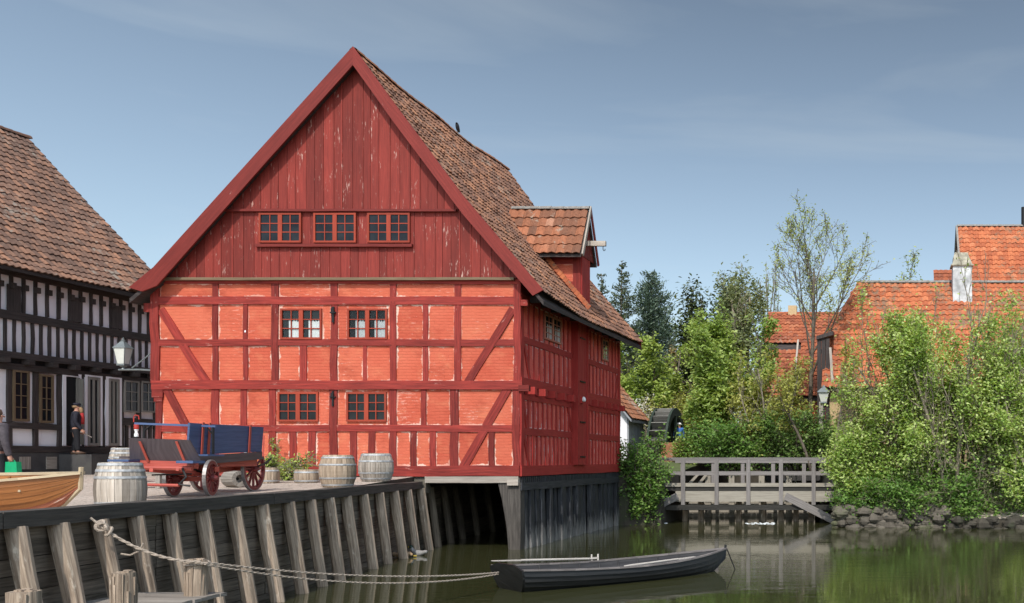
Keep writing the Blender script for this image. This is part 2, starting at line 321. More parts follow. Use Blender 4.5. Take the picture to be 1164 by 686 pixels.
class MB:
    def __init__(self): self.v = []; self.f = []; self.uv = []
    def add(self, verts, faces, uvs=None):
        b = len(self.v); self.v.extend([tuple(p) for p in verts])
        for i, f in enumerate(faces):
            self.f.append([b+j for j in f])
            self.uv.append(uvs[i] if uvs else [(verts[j][0]+verts[j][1], verts[j][2]) for j in f])
    def prism(self, c0, c1, seg=1, jit=0.):
        """box from four corners to four corners; U runs along it"""
        c0 = [Vector(c) for c in c0]; c1 = [Vector(c) for c in c1]; n = len(c0)
        m0 = sum(c0, Vector())/n; m1 = sum(c1, Vector())/n; L = (m1-m0).length
        ax = (m1-m0).normalized() if L > 1e-6 else Vector((0, 0, 1))
        off = R.random()*40; offv = R.random()*40
        per = [0]
        for i in range(n): per.append(per[-1]+(c0[(i+1) % n]-c0[i]).length)
        vs = []
        for s in range(seg+1):
            t = s/seg
            w = Vector((R.uniform(-1, 1), R.uniform(-1, 1), R.uniform(-1, 1)))*jit if 0 < s < seg else Vector()
            w -= ax*w.dot(ax)
            for i in range(n):
                q = Vector((R.uniform(-1, 1), R.uniform(-1, 1), R.uniform(-1, 1)))*jit*.5 if 0 < s < seg else Vector()
                vs.append(c0[i].lerp(c1[i], t)+w+q)
        fs, us = [], []
        for s in range(seg):
            for i in range(n):
                j = (i+1) % n
                fs.append([s*n+i, s*n+j, s*n+n+j, s*n+n+i])
                u0, u1 = off+L*s/seg, off+L*(s+1)/seg
                us.append([(u0, offv+per[i]), (u0, offv+per[i+1]), (u1, offv+per[i+1]), (u1, offv+per[i])])
        fs.append(list(range(n))[::-1]); us.append([(offv+(c-m0).dot(Vector((1, .3, .2))), off+(c-m0).dot(Vector((.2, .3, 1)))) for c in c0][::-1])
        fs.append([seg*n+i for i in range(n)]); us.append([(offv+(c-m1).dot(Vector((1, .3, .2))), off+(c-m1).dot(Vector((.2, .3, 1)))) for c in c1])
        self.add(vs, fs, us)
    def bar(self, p0, p1, w, t, side=None, seg=1, jit=0., w1=None, t1=None):
        p0, p1 = Vector(p0), Vector(p1); ax = (p1-p0).normalized()
        s = Vector(side) if side is not None else (Vector((0, 0, 1)) if abs(ax.z) < .9 else Vector((1, 0, 0)))
        s = (s-ax*s.dot(ax)).normalized(); k = ax.cross(s)
        w1 = w if w1 is None else w1; t1 = t if t1 is None else t1
        q = lambda p, a, b: [p+s*a/2+k*b/2, p-s*a/2+k*b/2, p-s*a/2-k*b/2, p+s*a/2-k*b/2]
        self.prism(q(p0, w, t), q(p1, w1, t1), seg, jit)
    def box(self, a, b):
        """axis-aligned, longest side as grain"""
        a, b = Vector(a), Vector(b); d = [abs(b[i]-a[i]) for i in range(3)]; k = d.index(max(d))
        i, j = [(1, 2), (2, 0), (0, 1)][k]
        def c(kv):
            out = []
            for (x, y) in ((a[i], a[j]), (b[i], a[j]), (b[i], b[j]), (a[i], b[j])):
                p = [0, 0, 0]; p[k] = kv; p[i] = x; p[j] = y; out.append(p)
            return out
        self.prism(c(a[k]), c(b[k]))
    def tube(self, pts, rr, n=8, squash=None, cap=True):
        pts = [Vector(p) for p in pts]; m = len(pts)
        if not isinstance(rr, (list, tuple)): rr = [rr]*m
        off = R.random()*30; vs = []; L = [0]
        for i in range(1, m): L.append(L[-1]+(pts[i]-pts[i-1]).length)
        up = None
        for i in range(m):
            d = (pts[min(i+1, m-1)]-pts[max(i-1, 0)]).normalized()
            if up is None: up = Vector((0, 0, 1)) if abs(d.z) < .9 else Vector((1, 0, 0))
            s = (up-d*up.dot(d)).normalized(); up = s; k = d.cross(s)
            for j in range(n):
                a = 2*math.pi*j/n
                vs.append(pts[i]+(s*math.cos(a)+k*math.sin(a))*rr[i])
        fs, us = [], []
        for i in range(m-1):
            for j in range(n):
                q = (j+1) % n; c = 2*math.pi*max(rr)/n
                fs.append([i*n+j, i*n+q, i*n+n+q, i*n+n+j])
                us.append([(off+L[i], off+j*c), (off+L[i], off+(j+1)*c), (off+L[i+1], off+(j+1)*c), (off+L[i+1], off+j*c)])
        if cap:
            fs.append(list(range(n))[::-1]); us.append([(off+vs[j].x, off+vs[j].y) for j in range(n)][::-1])
            fs.append([(m-1)*n+j for j in range(n)]); us.append([(off+vs[(m-1)*n+j].x, off+vs[(m-1)*n+j].y) for j in range(n)])
        self.add(vs, fs, us)
    def ring(self, c, axis, r0, r1, w, n=24):
        """flat ring (wheel rim): inner radius r0, outer r1, width w along axis"""
        c, axis = Vector(c), Vector(axis).normalized()
        s = (Vector((0, 0, 1))-axis*axis.z).normalized(); k = axis.cross(s); vs = []
        for i in range(n):
            a = 2*math.pi*i/n; d = s*math.cos(a)+k*math.sin(a)
            vs += [c+d*r0-axis*w/2, c+d*r1-axis*w/2, c+d*r1+axis*w/2, c+d*r0+axis*w/2]
        fs, us = [], []
        for i in range(n):
            q = (i+1) % n
            for a in range(4):
                b = (a+1) % 4; fs.append([i*4+a, i*4+b, q*4+b, q*4+a])
                l = 2*math.pi*r1/n; us.append([(i*l, a*.1), (i*l, a*.1+.1), (i*l+l, a*.1+.1), (i*l+l, a*.1)])
        self.add(vs, fs, us)
    def poly(self, pts, d):
        """flat polygon pts extruded by vector d"""
        n = len(pts); d = Vector(d); a = [Vector(p) for p in pts]; off = R.random()*30
        e = max(((a[i]-a[(i+1) % n]) for i in range(n)), key=lambda x: x.length).normalized()
        f = d.normalized().cross(e)
        uv = [(off+p.dot(e), off+p.dot(f)) for p in a]
        fs = [list(range(n))[::-1], [n+i for i in range(n)]]; us = [uv[::-1], uv]
        for i in range(n):
            j = (i+1) % n; fs.append([i, j, n+j, n+i]); us.append([uv[i], uv[j], (uv[j][0], uv[j][1]+d.length), (uv[i][0], uv[i][1]+d.length)])
        self.add(a+[p+d for p in a], fs, us)
    def lathe(self, c, prof, n=20, axis=(0, 0, 1)):
        c = Vector(c); ax = Vector(axis).normalized()
        s = (Vector((1, 0, 0))-ax*ax.x); s = s.normalized() if s.length > .1 else Vector((0, 1, 0)); k = ax.cross(s)
        vs = []; off = R.random()*20
        for (r, z) in prof:
            for j in range(n):
                a = 2*math.pi*j/n; vs.append(c+ax*z+(s*math.cos(a)+k*math.sin(a))*r)
        fs, us = [], []; m = len(prof)
        for i in range(m-1):
            for j in range(n):
                q = (j+1) % n; w = 2*math.pi*max(p[0] for p in prof)/n
                fs.append([i*n+j, i*n+q, i*n+n+q, i*n+n+j])
                z0, z1 = prof[i][1], prof[i+1][1]
                us.append([(off+z0, off+j*w), (off+z0, off+(j+1)*w), (off+z1, off+(j+1)*w), (off+z1, off+j*w)])
        fs.append(list(range(n))[::-1]); us.append([(vs[j].x*1., vs[j].y) for j in range(n)][::-1])
        fs.append([(m-1)*n+j for j in range(n)]); us.append([(vs[(m-1)*n+j].x, vs[(m-1)*n+j].y) for j in range(n)])
        self.add(vs, fs, us)
    def build(self, name, mat, parent=None, smooth=False, loc=None, recalc=True):
        v = np.array(self.v, dtype=np.float64).reshape(-1, 3)
        if parent is not None: org = np.array(root_of(parent).location)
        elif loc is not None: org = np.array(loc)
        else: org = np.array([v[:, 0].mean(), v[:, 1].mean(), v[:, 2].min()])
        me = bpy.data.meshes.new(name); me.from_pydata((v-org).tolist(), [], self.f)
        uvl = me.uv_layers.new(name='UVMap')
        flatuv = np.array([c for f in self.uv for c in f], dtype=np.float32).ravel()
        uvl.data.foreach_set('uv', flatuv)
        if recalc:
            bm = bmesh.new(); bm.from_mesh(me); bmesh.ops.recalc_face_normals(bm, faces=bm.faces); bm.to_mesh(me); bm.free()
        if smooth: me.polygons.foreach_set('use_smooth', [True]*len(me.polygons))
        me.materials.append(MAT[mat] if isinstance(mat, str) else mat)
        o = bpy.data.objects.new(name, me); COL.objects.link(o)
        if parent is not None: o.parent = parent
        else: o.location = org
        return o

# plane helpers: M(a, b, d) = point on a wall, a along, b height, d outward
def fbox(mb, M, a0, b0, a1, b1, d0, d1, jit=.015):
    ver = abs(b1-b0) > abs(a1-a0)
    L = max(abs(b1-b0), abs(a1-a0)); seg = max(1, min(8, int(L/.5)))
    if ver: c = lambda b: [M(a0, b, d0), M(a1, b, d0), M(a1, b, d1), M(a0, b, d1)]; mb.prism(c(b0), c(b1), seg, jit)
    else: c = lambda a: [M(a, b0, d0), M(a, b1, d0), M(a, b1, d1), M(a, b0, d1)]; mb.prism(c(a0), c(a1), seg, jit)
def fbeam(mb, M, A, B, w, d0, d1, jit=.006):
    """slanting timber on a wall from A=(a,b) to B"""
    A, B = Vector(A), Vector(B); n = Vector((-(B-A).y, (B-A).x)).normalized()*w/2
    c = lambda q: [M(q.x-n.x, q.y-n.y, d0), M(q.x+n.x, q.y+n.y, d0), M(q.x+n.x, q.y+n.y, d1), M(q.x-n.x, q.y-n.y, d1)]
    mb.prism(c(A), c(B), max(1, int((B-A).length/.5)), jit)
def one(name, mat, parent, fn, *a, **k):
    mb = MB(); fn(mb, *a, **k); return mb.build(name, mat, parent)
def panels(M, rects, d, name, mat, parent):
    """thin infill panels; pd holds the distance to each of the four edges"""
    vs, fs, uv, pd = [], [], [], []
    for (a0, b0, a1, b1) in rects:
        i = len(vs); vs += [M(a0, b0, d), M(a1, b0, d), M(a1, b1, d), M(a0, b1, d)]; fs.append([i, i+1, i+2, i+3])
        w, h = a1-a0, b1-b0
        for (a, b) in ((a0, b0), (a1, b0), (a1, b1), (a0, b1)):
            uv.append((a, b)); pd.append((a-a0, a1-a, b-b0, b1-b))
    org = Vector(root_of(parent).location)
    me = bpy.data.meshes.new(name); me.from_pydata([tuple(Vector(p)-org) for p in vs], [], fs)
    l = me.uv_layers.new(name='UVMap'); l.data.foreach_set('uv', np.array(uv, dtype=np.float32).ravel())
    at = me.color_attributes.new('pd', 'FLOAT_COLOR', 'CORNER'); at.data.foreach_set('color', np.array(pd, dtype=np.float32).ravel())
    bm = bmesh.new(); bm.from_mesh(me)
    bm.to_mesh(me); bm.free()
    me.materials.append(MAT[mat]); o = bpy.data.objects.new(name, me); COL.objects.link(o); o.parent = parent
    return o

def window(M, a0, b0, a1, b1, d, parent, cols=2, rows=3, fr=.055, frame='red_frame', leaf=2, curtain=False, depth=.05, name='window', mull=.026, backing=True):
    """casement window: frame with muntins > pane, curtain"""
    mb = MB(); d1 = d+depth
    fbox(mb, M, a0, b0, a0+fr, b1, d, d1, 0); fbox(mb, M, a1-fr, b0, a1, b1, d, d1, 0)
    fbox(mb, M, a0+fr, b0, a1-fr, b0+fr, d, d1-.004, 0); fbox(mb, M, a0+fr, b1-fr, a1-fr, b1, d, d1-.004, 0)
    W = (a1-a0-fr)/leaf
    for k in range(leaf):
        x0 = a0+fr+k*W; x1 = x0+W-fr
        if k: fbox(mb, M, x0-fr*1.6, b0+fr, x0+fr*.6, b1-fr, d, d1-.006, 0)
        for c in range(1, cols):
            x = x0+(x1-x0)*c/cols; fbox(mb, M, x-mull/2, b0+fr, x+mull/2, b1-fr, d+.02, d1-.014, 0)
        for r in range(1, rows):
            z = b0+fr+(b1-b0-2*fr)*r/rows; fbox(mb, M, x0, z-mull/2, x1, z+mull/2, d+.02, d1-.018, 0)
    w = mb.build(name, frame, parent)
    if backing:
        mb = MB(); mb.add([M(a0+fr, b0+fr, d+.003), M(a1-fr, b0+fr, d+.003), M(a1-fr, b1-fr, d+.003), M(a0+fr, b1-fr, d+.003)], [[0, 1, 2, 3]]); mb.build('dark_interior', 'void', w)
    if curtain:
        mb = MB()
        for k in range(leaf):
            x0 = a0+fr+k*W; x1 = x0+W-fr
            for (s0, s1) in (((x0+(x1-x0)*.34), x0+(x1-x0)*.72), (x0+(x1-x0)*.72, x1)):
                n = 8; vs = []
                for i in range(n+1):
                    x = s0+(s1-s0)*i/n; dd = d+.008+.005*math.sin(i*2.4)
                    top = b0+fr+(b1-b0-2*fr)*(.62+.05*math.sin(i*1.3+k)); vs += [M(x, b0+fr, dd), M(x, top, dd)]
                mb.add(vs, [[2*i, 2*i+2, 2*i+3, 2*i+1] for i in range(n)])
        mb.build('curtain', 'curtain', w, recalc=False)
    mb = MB(); mb.add([M(a0+fr, b0+fr, d+.018), M(a1-fr, b0+fr, d+.018), M(a1-fr, b1-fr, d+.018), M(a0+fr, b1-fr, d+.018)], [[0, 1, 2, 3]]); mb.build('pane', 'glass' if curtain else 'glassdark', w)
    return w

# ------------------------------------------------------------------ pantile roofs
def tile_slope(mb, path, s0, s1, toworld, keep=None, tw=.23, course=.30, h=.040, sag=None, rnd=.006):
    """path: list of (r, z) from ridge down; toworld(s, r, z) -> point.  every tile is its own small curved piece"""
    path = np.array(path, float); seg = np.hypot(*np.diff(path, axis=0).T); T = np.concatenate([[0], np.cumsum(seg)])
    n = int(T[-1]/course); course = T[-1]/n; m = max(1, int(round((s1-s0)/tw))); tw = (s1-s0)/m
    prof = [0., .25, .75, 1., .55, .05]
    for i in range(n):
        ta, tb = i*course-.015, min((i+1)*course+.045, T[-1]+.03)
        for j in range(m):
            sa = s0+j*tw
            if keep and not keep(sa+tw/2, (ta+tb)/2): continue
            dz = R.uniform(-rnd, rnd); ds = R.uniform(-.006, .006); sk = R.uniform(-.012, .012)
            vs = []
            for q, (t, lift) in enumerate(((ta, .0), (tb, .045), (tb, .012))):
                r = np.interp(t, T, path[:, 0]); z = np.interp(t, T, path[:, 1])
                kk = min(len(seg)-1, int(np.searchsorted(T, min(max(t, 1e-6), T[-1]-1e-6))-1))
                dr, dzz = (path[kk+1]-path[kk])/seg[kk]
                if t > T[-1]: r += dr*(t-T[-1]); z += dzz*(t-T[-1])
                nr, nz = -dzz, dr
                if nz < 0: nr, nz = -nr, -nz
                for k in range(6):
                    s = sa+tw*1.04*k/5+ds+(sk if q else 0); hh = lift+h*prof[k]*(1. if q < 2 else .9)+dz
                    zz = z+nz*hh+(sag(s, t) if sag else 0)
                    vs.append(toworld(s, r+nr*hh, zz))
            fs = [[k, k+1, 7+k, 6+k] for k in range(5)]+[[6+k, 7+k, 13+k, 12+k] for k in range(5)]
            mb.add(vs, fs, [[(0, 0)]*4]*10)
def ridge_tiles(mb, p0, p1, r=.13, L=.38, sag=None):
    p0, p1 = Vector(p0), Vector(p1); n = max(1, int((p1-p0).length/L)); d = (p1-p0)/n
    side = Vector((0, 0, 1)).cross(d).normalized()
    for i in range(n):
        a = p0+d*i; b = p0+d*(i+1.1); rr = r*R.uniform(.95, 1.06); vs = []
        for (p, q) in ((a, rr*.93), (b, rr*1.05)):
            for k in range(7):
                an = math.pi*k/6; z = sag((p-p0).length) if sag else 0
                vs.append(p+side*math.cos(an)*q+Vector((0, 0, math.sin(an)*q*.9-.03+z)))
        mb.add(vs, [[k, k+1, 8+k, 7+k] for k in range(6)]+[[7+k for k in range(7)]], [[(0, 0)]*4]*6+[[(0, 0)]*7])

def copy_mb_object(o): return copy_tree(o)
def skin(name, verts, edges, radii, mat, parent, sub=2):
    """a body or garment grown round a skeleton"""
    org = Vector(root_of(parent).location) if parent else Vector()
    me = bpy.data.meshes.new(name); me.from_pydata([tuple(Vector(v)-org) for v in verts], edges, [])
    o = bpy.data.objects.new(name, me); COL.objects.link(o); o.parent = parent
    s = o.modifiers.new('skin', 'SKIN'); s.use_smooth_shade = True
    sv = me.skin_vertices[0].data if me.skin_vertices else None
    if sv is None:
        bm = bmesh.new(); bm.from_mesh(me); bm.verts.layers.skin.verify(); bm.to_mesh(me); bm.free(); sv = me.skin_vertices[0].data
    for i, r in enumerate(radii):
        sv[i].radius = r if isinstance(r, tuple) else (r, r); sv[i].use_root = (i == 0)
    b = o.modifiers.new('sub', 'SUBSURF'); b.levels = sub; b.render_levels = sub
    me.materials.append(MAT[mat]); return o
SKY_SAT, SKY_STR, SUN_STR, EXPO = .69, .15, 2.8, 0.28
# ================================================================== the red half-timbered house
GY = 29.5; XW = -10.49; YB = 40.8
xg = lambda u: (u-PX)/F*GY
zg = lambda v: EYE-(v-PY)/F*GY
Mg = lambda a, b, d: (a, GY-d, b)
Ms = lambda a, b, d: (XW+d, a, b)
XL = xg(177.)
B = thing('timbered_house', 'tall red half-timbered house with boarded gable standing on tarred piles over the water', 'house', (-15.8, GY, zg(541)))
# solid core behind the timbers
mb = MB(); mb.box((XL+.06, GY+.10, zg(541)+.02), (XW-.07, YB-.05, 7.75)); mb.build('core_wall', 'red_side_lift', B)
# --- infill
gaps = {
 'A': (322, 338, [(181,242),(247,309),(316,376),(383,444),(450,517),(523.5,585)]),
 'B': (346, 387, [(180,242),(247.5,277),(281,309),(316,319),(366,376),(383,395),(440,444),(450,481),(486,517),(523.5,585)]),
 'C': (393, 434, [(180,242),(247.5,277),(281,309),(316,341),(348,376),(383,413),(416,444),(450,481),(486,517),(523.5,585)]),
 'D': (442.5, 484, [(183,241),(248.5,274),(280,306),(313,316),(362,375),(383,394),(439.5,443),(450,479),(484,512),(520.5,583)]),
 'E': (490.5, 530, [(183,241),(248.5,274),(280,306),(313,329),(336,351),(358.5,375),(383,398),(405,419.5),(426,443),(450,467),(473,489),(495,512),(520.5,556),(562,583)]),
}
rects = []
for k, (v0, v1, us) in gaps.items():
    for (a, b) in us:
        if b-a < 5: pass
        rects.append((xg(a), zg(v1), xg(b), zg(v0)))
for (a, b, v0, v1) in ((319,366,346,352),(319,366,385,387),(395,440,346,352),(395,440,385,387),(316,362,442.5,447),(316,362,478.5,484),(394,439.5,442.5,447),(394,439.5,478.5,484)):
    rects.append((xg(a), zg(v1), xg(b), zg(v0)))
panels(Mg, rects, -.028, 'brick_infill', 'brick', B)
# --- gable timbers (photo columns and rows -> metres on the wall)
def gp(u0, u1, v0, v1, d=0.012, name='post', mat='red_timber'):
    return one(name, mat, B, fbox, Mg, xg(u0), zg(v1), xg(u1), zg(v0), -.09, d, .018)
for (u0, u1, v0, v1) in ((241.5,248,322,434),(308.5,316.5,322,434),(375.5,383.5,322,434),(443.5,450.5,322,434),(516.5,524,322,434),(584,592,322,442)):
    gp(u0, u1, v0, v1)
gp(171.5, 181, 321, 436, .03)
for (u0, u1, v0, v1) in ((276.5,281.5,346,434),(480.5,486.5,346,434),(340.5,348.5,393,434),(412.5,416.8,393,434)):
    gp(u0, u1, v0, v1, .004, 'stud')
for (u0, u1, v0, v1) in ((240.5,249,442,531),(305.5,313.5,442,531),(374.5,383.5,442,531),(442.5,450.5,442,531),(511.5,521,442,531),(582.5,590.8,443,543),(176.8,184,443,541)):
    gp(u0, u1, v0, v1)
for (u0, u1, v0, v1) in ((273.5,280.5,442,531),(478.5,484.5,442,485),(328.5,336.5,490,531),(350.5,359,490,531),(397.5,405.5,490,531),(419,426.5,490,531),(466.5,473.5,490,531),(488.5,495.5,490,531),(555.5,562.5,490,531)):
    gp(u0, u1, v0, v1, .004, 'stud')
def gr(u0, u1, v0, v1, d=.022, name='rail'):
    return one(name, 'red_timber', B, fbox, Mg, xg(u0), zg(v1), xg(u1), zg(v0), -.08, d, .012)
gr(180, 585, 337.5, 346.5); gr(180, 585, 386, 393.5, .018); gr(173, 594, 433, 443, .05, 'beam'); gr(183, 583, 483.5, 491, .018); gr(181, 591, 529.5, 541.5, .06, 'sill_beam')
gr(172, 592, 317.5, 323, .03, 'beam')
gb = lambda A, Bq, w, d=.016: one('brace', 'red_timber', B, fbeam, Mg, (xg(A[0]), zg(A[1])), (xg(Bq[0]), zg(Bq[1])), w, -.05, d, .012)
gb((182.5,352), (235,435), .23); gb((583,351), (531.5,435), .22); gb((188.5,441), (238,533), .22); gb((577,442), (526,532), .24)
# corner capital and joist ends on the corner
mb = MB(); fbox(mb, Mg, xg(173.5), zg(452), xg(186), zg(443), -.08, .045, 0); fbox(mb, Mg, xg(175.5), zg(457), xg(185), zg(452), -.08, .03, 0); mb.build('capital', 'red_timber', B)
for (u0, u1, v0, v1, d) in ((592,600,341,348,.03),(590,602,438,445,.06),(164,172,345,355,.03)):
    gp(u0, u1, v0, v1, d, 'joist_end')
# --- boarded gable
RR = [P(u, v, 29.1) for u, v in ((401,52.7),(445.5,114),(525.7,221.7),(582.8,289),(617.4,329.8))]
RL = [P(u, v, 29.1) for u, v in ((401,52.7),(300,164.5),(174,304),(146.3,327))]
rx = [p.x for p in RL[::-1]]+[p.x for p in RR[1:]]; rz = [p.z for p in RL[::-1]]+[p.z for p in RR[1:]]
roofz = lambda x: float(np.interp(x, rx, rz))
mb = MB(); zl, zm = zg(318), zg(241.5)
for (zlo, d) in ((zl, .05), (zm, .09)):
    x = xg(176) if zlo == zl else xg(252)
    xe = xg(588) if zlo == zl else xg(522)
    while x < xe:
        w = R.uniform(.19, .34); x1 = min(x+w, xe)
        dd = d+R.uniform(0, .014)
        t0, t1 = roofz(x)-.22, roofz(x1)-.22
        if zlo == zl:
            cap = lambda z, q: min(z, zm+.05) if xg(252) < q < xg(522) else z
            t0, t1 = cap(t0, (x+x1)/2), cap(t1, (x+x1)/2)
        if min(t0, t1) > zlo+.02:
            g = .006
            mb.prism([Mg(x+g, zlo, dd-.05), Mg(x1-g, zlo, dd-.05), Mg(x1-g, zlo, dd), Mg(x+g, zlo, dd)],
                     [Mg(x+g, t0, dd-.05), Mg(x1-g, t1, dd-.05), Mg(x1-g, t1, dd), Mg(x+g, t0, dd)])
            # cover strip over the joint
            if R.random() < .8: mb.prism([Mg(x-.018, zlo, dd), Mg(x+.018, zlo, dd), Mg(x+.018, zlo, dd+.018), Mg(x-.018, zlo, dd+.018)],
                     [Mg(x-.018, t0, dd), Mg(x+.018, t0, dd), Mg(x+.018, t0, dd+.018), Mg(x-.018, t0, dd+.018)])
        x = x1
mb.build('gable_boarding', 'red_board', B)
mb = MB(); mb.poly([Mg(xg(178), zl, .0)]+[(p.x, GY, p.z-.3) for p in RL[::-1][1:]]+[(p.x, GY, p.z-.3) for p in RR[1:4]]+[Mg(xg(586), zl, 0)], (0, .06, 0)); mb.build('gable_back_wall', 'red_side_lift', B)
for (u0, u1, v0, v1, d) in ((178,586,316.5,319.5,.15),(252.5,521,239.3,242,.17),(293.6,471,278.7,282,.17)):
    one('drip_ledge', 'winframe_brown' if v0 > 300 else 'barge', B, fbox, Mg, xg(u0), zg(v1), xg(u1), zg(v0), -.02, d, .004)
# --- windows on the gable
for i, (u0, u1) in enumerate(((297,345),(359,407),(420,468))):
    window(Mg, xg(u0), zg(277), xg(u1), zg(243.3), .085, B, depth=.05)
for (u0, u1, v0, v1, c) in ((319,366,351,386,True),(395,440.5,351,386,True),(316,362,446,479.5,False),(394,439.5,446,479.5,False)):
    window(Mg, xg(u0), zg(v1), xg(u1), zg(v0), -.024, B, depth=.06, curtain=c)
for (u0, u1, v0, v1) in ((377,381.5,349,358),(377,381,445,453)):
    mb = MB(); fbox(mb, Mg, xg(u0+1), zg(v1+9), xg(u1-1), zg(v0), .012, .05, 0); fbox(mb, Mg, xg(u0-1), zg(v0+7.5), xg(u1+1), zg(v0+6), .012, .06, 0); fbox(mb, Mg, xg(u0+.5), zg(v1-1), xg(u1-.5), zg(v0+2), .05, .08, 0)
    mb.build('wall_anchor', 'iron', B)
one('white_mark', 'white', B, fbox, Mg, xg(278), zg(378), xg(279.6), zg(364), .004, .008, 0)
# --- barge boards
inR = [(605.4,336.3),(585,312.5),(525.7,243.5),(445.5,136.5),(401,74)]; inL = [(161,331.5),(178,325),(300,187),(401,74)]
mb = MB(); mb.poly([P(u, v, 29.06) for u, v in ((401,52.7),(445.5,114),(525.7,221.7),(582.8,289),(617.4,329.8))]+[P(u, v, 29.06) for u, v in inR], (0, .06, 0)); mb.build('barge_board', 'barge', B)
mb = MB(); mb.poly([P(u, v, 29.065) for u, v in ((401,52.7),(300,164.5),(174,304),(146.3,327))]+[P(u, v, 29.065) for u, v in inL], (0, .06, 0)); mb.build('barge_board', 'barge', B)
# --- roof
y0, y1 = 29.13, 41.1
rs = R.random()*50
def sag(s, t): return -.15*math.sin(math.pi*min(max((s-y0)/(y1-y0), 0), 1))+.08*noise.noise(Vector((s*.35+rs, t*.4, 0)))
roof = MB()
pR = [(p.x, p.z-.11) for p in RR]; pL = [(p.x, p.z-.11) for p in RL]
tile_slope(roof, pR, y0, y1, lambda s, r, z: (r, s, z), tw=.225, course=.285, sag=sag, rnd=.015)
RO = roof.build('roof', 'tile_brown', B, recalc=False)
lt = MB(); tile_slope(lt, pL, y0, y1, lambda s, r, z: (r, s, z), tw=.34, course=.42, sag=sag); lt.build('roof_slope', 'tile_brown', RO, recalc=False)
rt = MB(); ridge_tiles(rt, (RR[0].x, y0, RR[0].z-.10), (RR[0].x, y1, RR[0].z-.10), .13, .38, lambda q: sag(y0+q, 0)); rt.build('ridge_tile', 'tile_red', RO, recalc=False)
sl = MB()
for pts in (pR, pL):
    for (a, b) in zip(pts[:-1], pts[1:]):
        sl.prism([(a[0], y0, a[1]-.20), (b[0], y0, b[1]-.20), (b[0], y0, b[1]-.33), (a[0], y0, a[1]-.33)], [(a[0], y1-.05, a[1]-.20), (b[0], y1-.05, b[1]-.20), (b[0], y1-.05, b[1]-.33), (a[0], y1-.05, a[1]-.33)])
sl.build('roof_deck', 'dark_timber', RO)
mb = MB(); mb.poly([(p.x, y1-.25, p.z-.32) for p in RL[::-1][1:]]+[(p.x, y1-.25, p.z-.32) for p in RR[1:4]], (0, .1, 0)); mb.build('far_gable', 'red_board', B)
mb = MB(); mb.poly([(p.x, y1-.02, p.z-.04) for p in RR]+[(p.x, y1-.02, p.z-.42) for p in RR[::-1]], (0, .05, 0)); mb.build('verge_board', 'barge', B)
# --- water-side wall
zz = {'sill0': zg(541.5), 'sill1': zg(529.5)}
rails_s = [(zg(541.5), zg(529.5), .05), (3.36, 3.57, .02), (4.40, 4.55, .02), (4.80, 5.04, .05), (6.06, 6.26, .02), (7.30, 7.50, .03)]
bays = [(29.76, 34.55), (35.68, YB-.12)]
rects = []
def studs_between(y0_, y1_, step):
    n = max(1, round((y1_-y0_)/step)); return [y0_+(y1_-y0_)*i/n for i in range(n+1)]
rows = [(2.23, 3.36, .40), (3.57, 4.40, .42), (5.04, 6.06, .47), (6.26, 7.30, .50)]
win = [(31.58, 33.22, 6.40, 7.20), (38.15, 39.0, 6.40, 7.20)]
for (b0, b1, st) in rows:
    for (ya, yb) in bays:
        ss = studs_between(ya, yb, st)
        for i, y in enumerate(ss):
            if any(w[0]-.02 < y < w[1]+.02 and b0 > 6 for w in win): continue
            if 0 < i < len(ss)-1:
                w = R.uniform(.075, .11); one('stud', 'red_side_lift', B, fbox, Ms, y-w/2, b0, y+w/2, b1, -.05, R.uniform(.008, .02), .012)
        panels(Ms, [(a+.05, b0, b-.05, b1) for a, b in zip(ss[:-1], ss[1:])], -.02, 'brick_infill', 'brick_side_lift', B)
for (b0, b1, d) in rails_s:
    one('rail', 'red_side_lift', B, fbox, Ms, GY+.01, b0, YB, b1, -.06, d, .012)
for y in (GY+.14, YB-.12): one('post', 'red_side_lift', B, fbox, Ms, y-.12, zg(541.5)+.02, y+.12, 7.5, -.07, .03, .01)
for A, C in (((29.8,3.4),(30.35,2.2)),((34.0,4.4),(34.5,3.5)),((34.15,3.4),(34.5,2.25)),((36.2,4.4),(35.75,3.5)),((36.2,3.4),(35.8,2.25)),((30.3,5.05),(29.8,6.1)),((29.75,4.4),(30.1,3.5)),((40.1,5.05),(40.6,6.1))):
    one('brace', 'red_side_lift', B, fbeam, Ms, A, C, .12, -.03, .024)
y = 30.15
while y < YB:
    one('joist_end', 'red_side_lift', B, fbox, Ms, y-.10, 4.57, y+.10, 4.79, -.05, .25, 0); y += .95
y = 30.3
while y < YB-.3:
    if not 34.3 < y < 35.9: one('rafter_foot', 'dark_timber', B, fbox, Ms, y-.07, 7.32, y+.07, 7.50, .031, .42, 0)
    y += .98
for (ya, yb, za, zb) in win: window(Ms, ya, za, yb, zb, .0, B, cols=2, rows=4 if yb-ya > 1 else 4, leaf=2 if yb-ya > 1 else 1, depth=.05, frame='sideframe', curtain=True)
# hoist doors
mb = MB()
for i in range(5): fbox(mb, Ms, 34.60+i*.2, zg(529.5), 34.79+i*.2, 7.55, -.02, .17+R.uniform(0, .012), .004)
HD = mb.build('hoist_door', 'red_side_lift', B)
mb = MB()
for z in (2.7, 3.9, 5.3, 6.8): fbox(mb, Ms, 34.8, z, 35.4, z+.05, .18, .20, 0)
mb.build('hinge_strap', 'iron', HD)
for y in (34.52, 35.66): one('door_post', 'red_side_lift', B, fbox, Ms, y-.06, zg(529.5), y+.06, 7.6, -.03, .22, .008)
one('bracket_beam', 'red_side_lift', B, fbox, Ms, 34.35, 7.32, 35.85, 7.56, -.03, .34, .0)
mb = MB(); mb.lathe((XW+.28, 34.9, 4.62), [(.02, 0), (.07, .02), (.08, .09), (.05, .15), (.01, .18)], 10); mb.build('white_lamp', 'white', B, True)
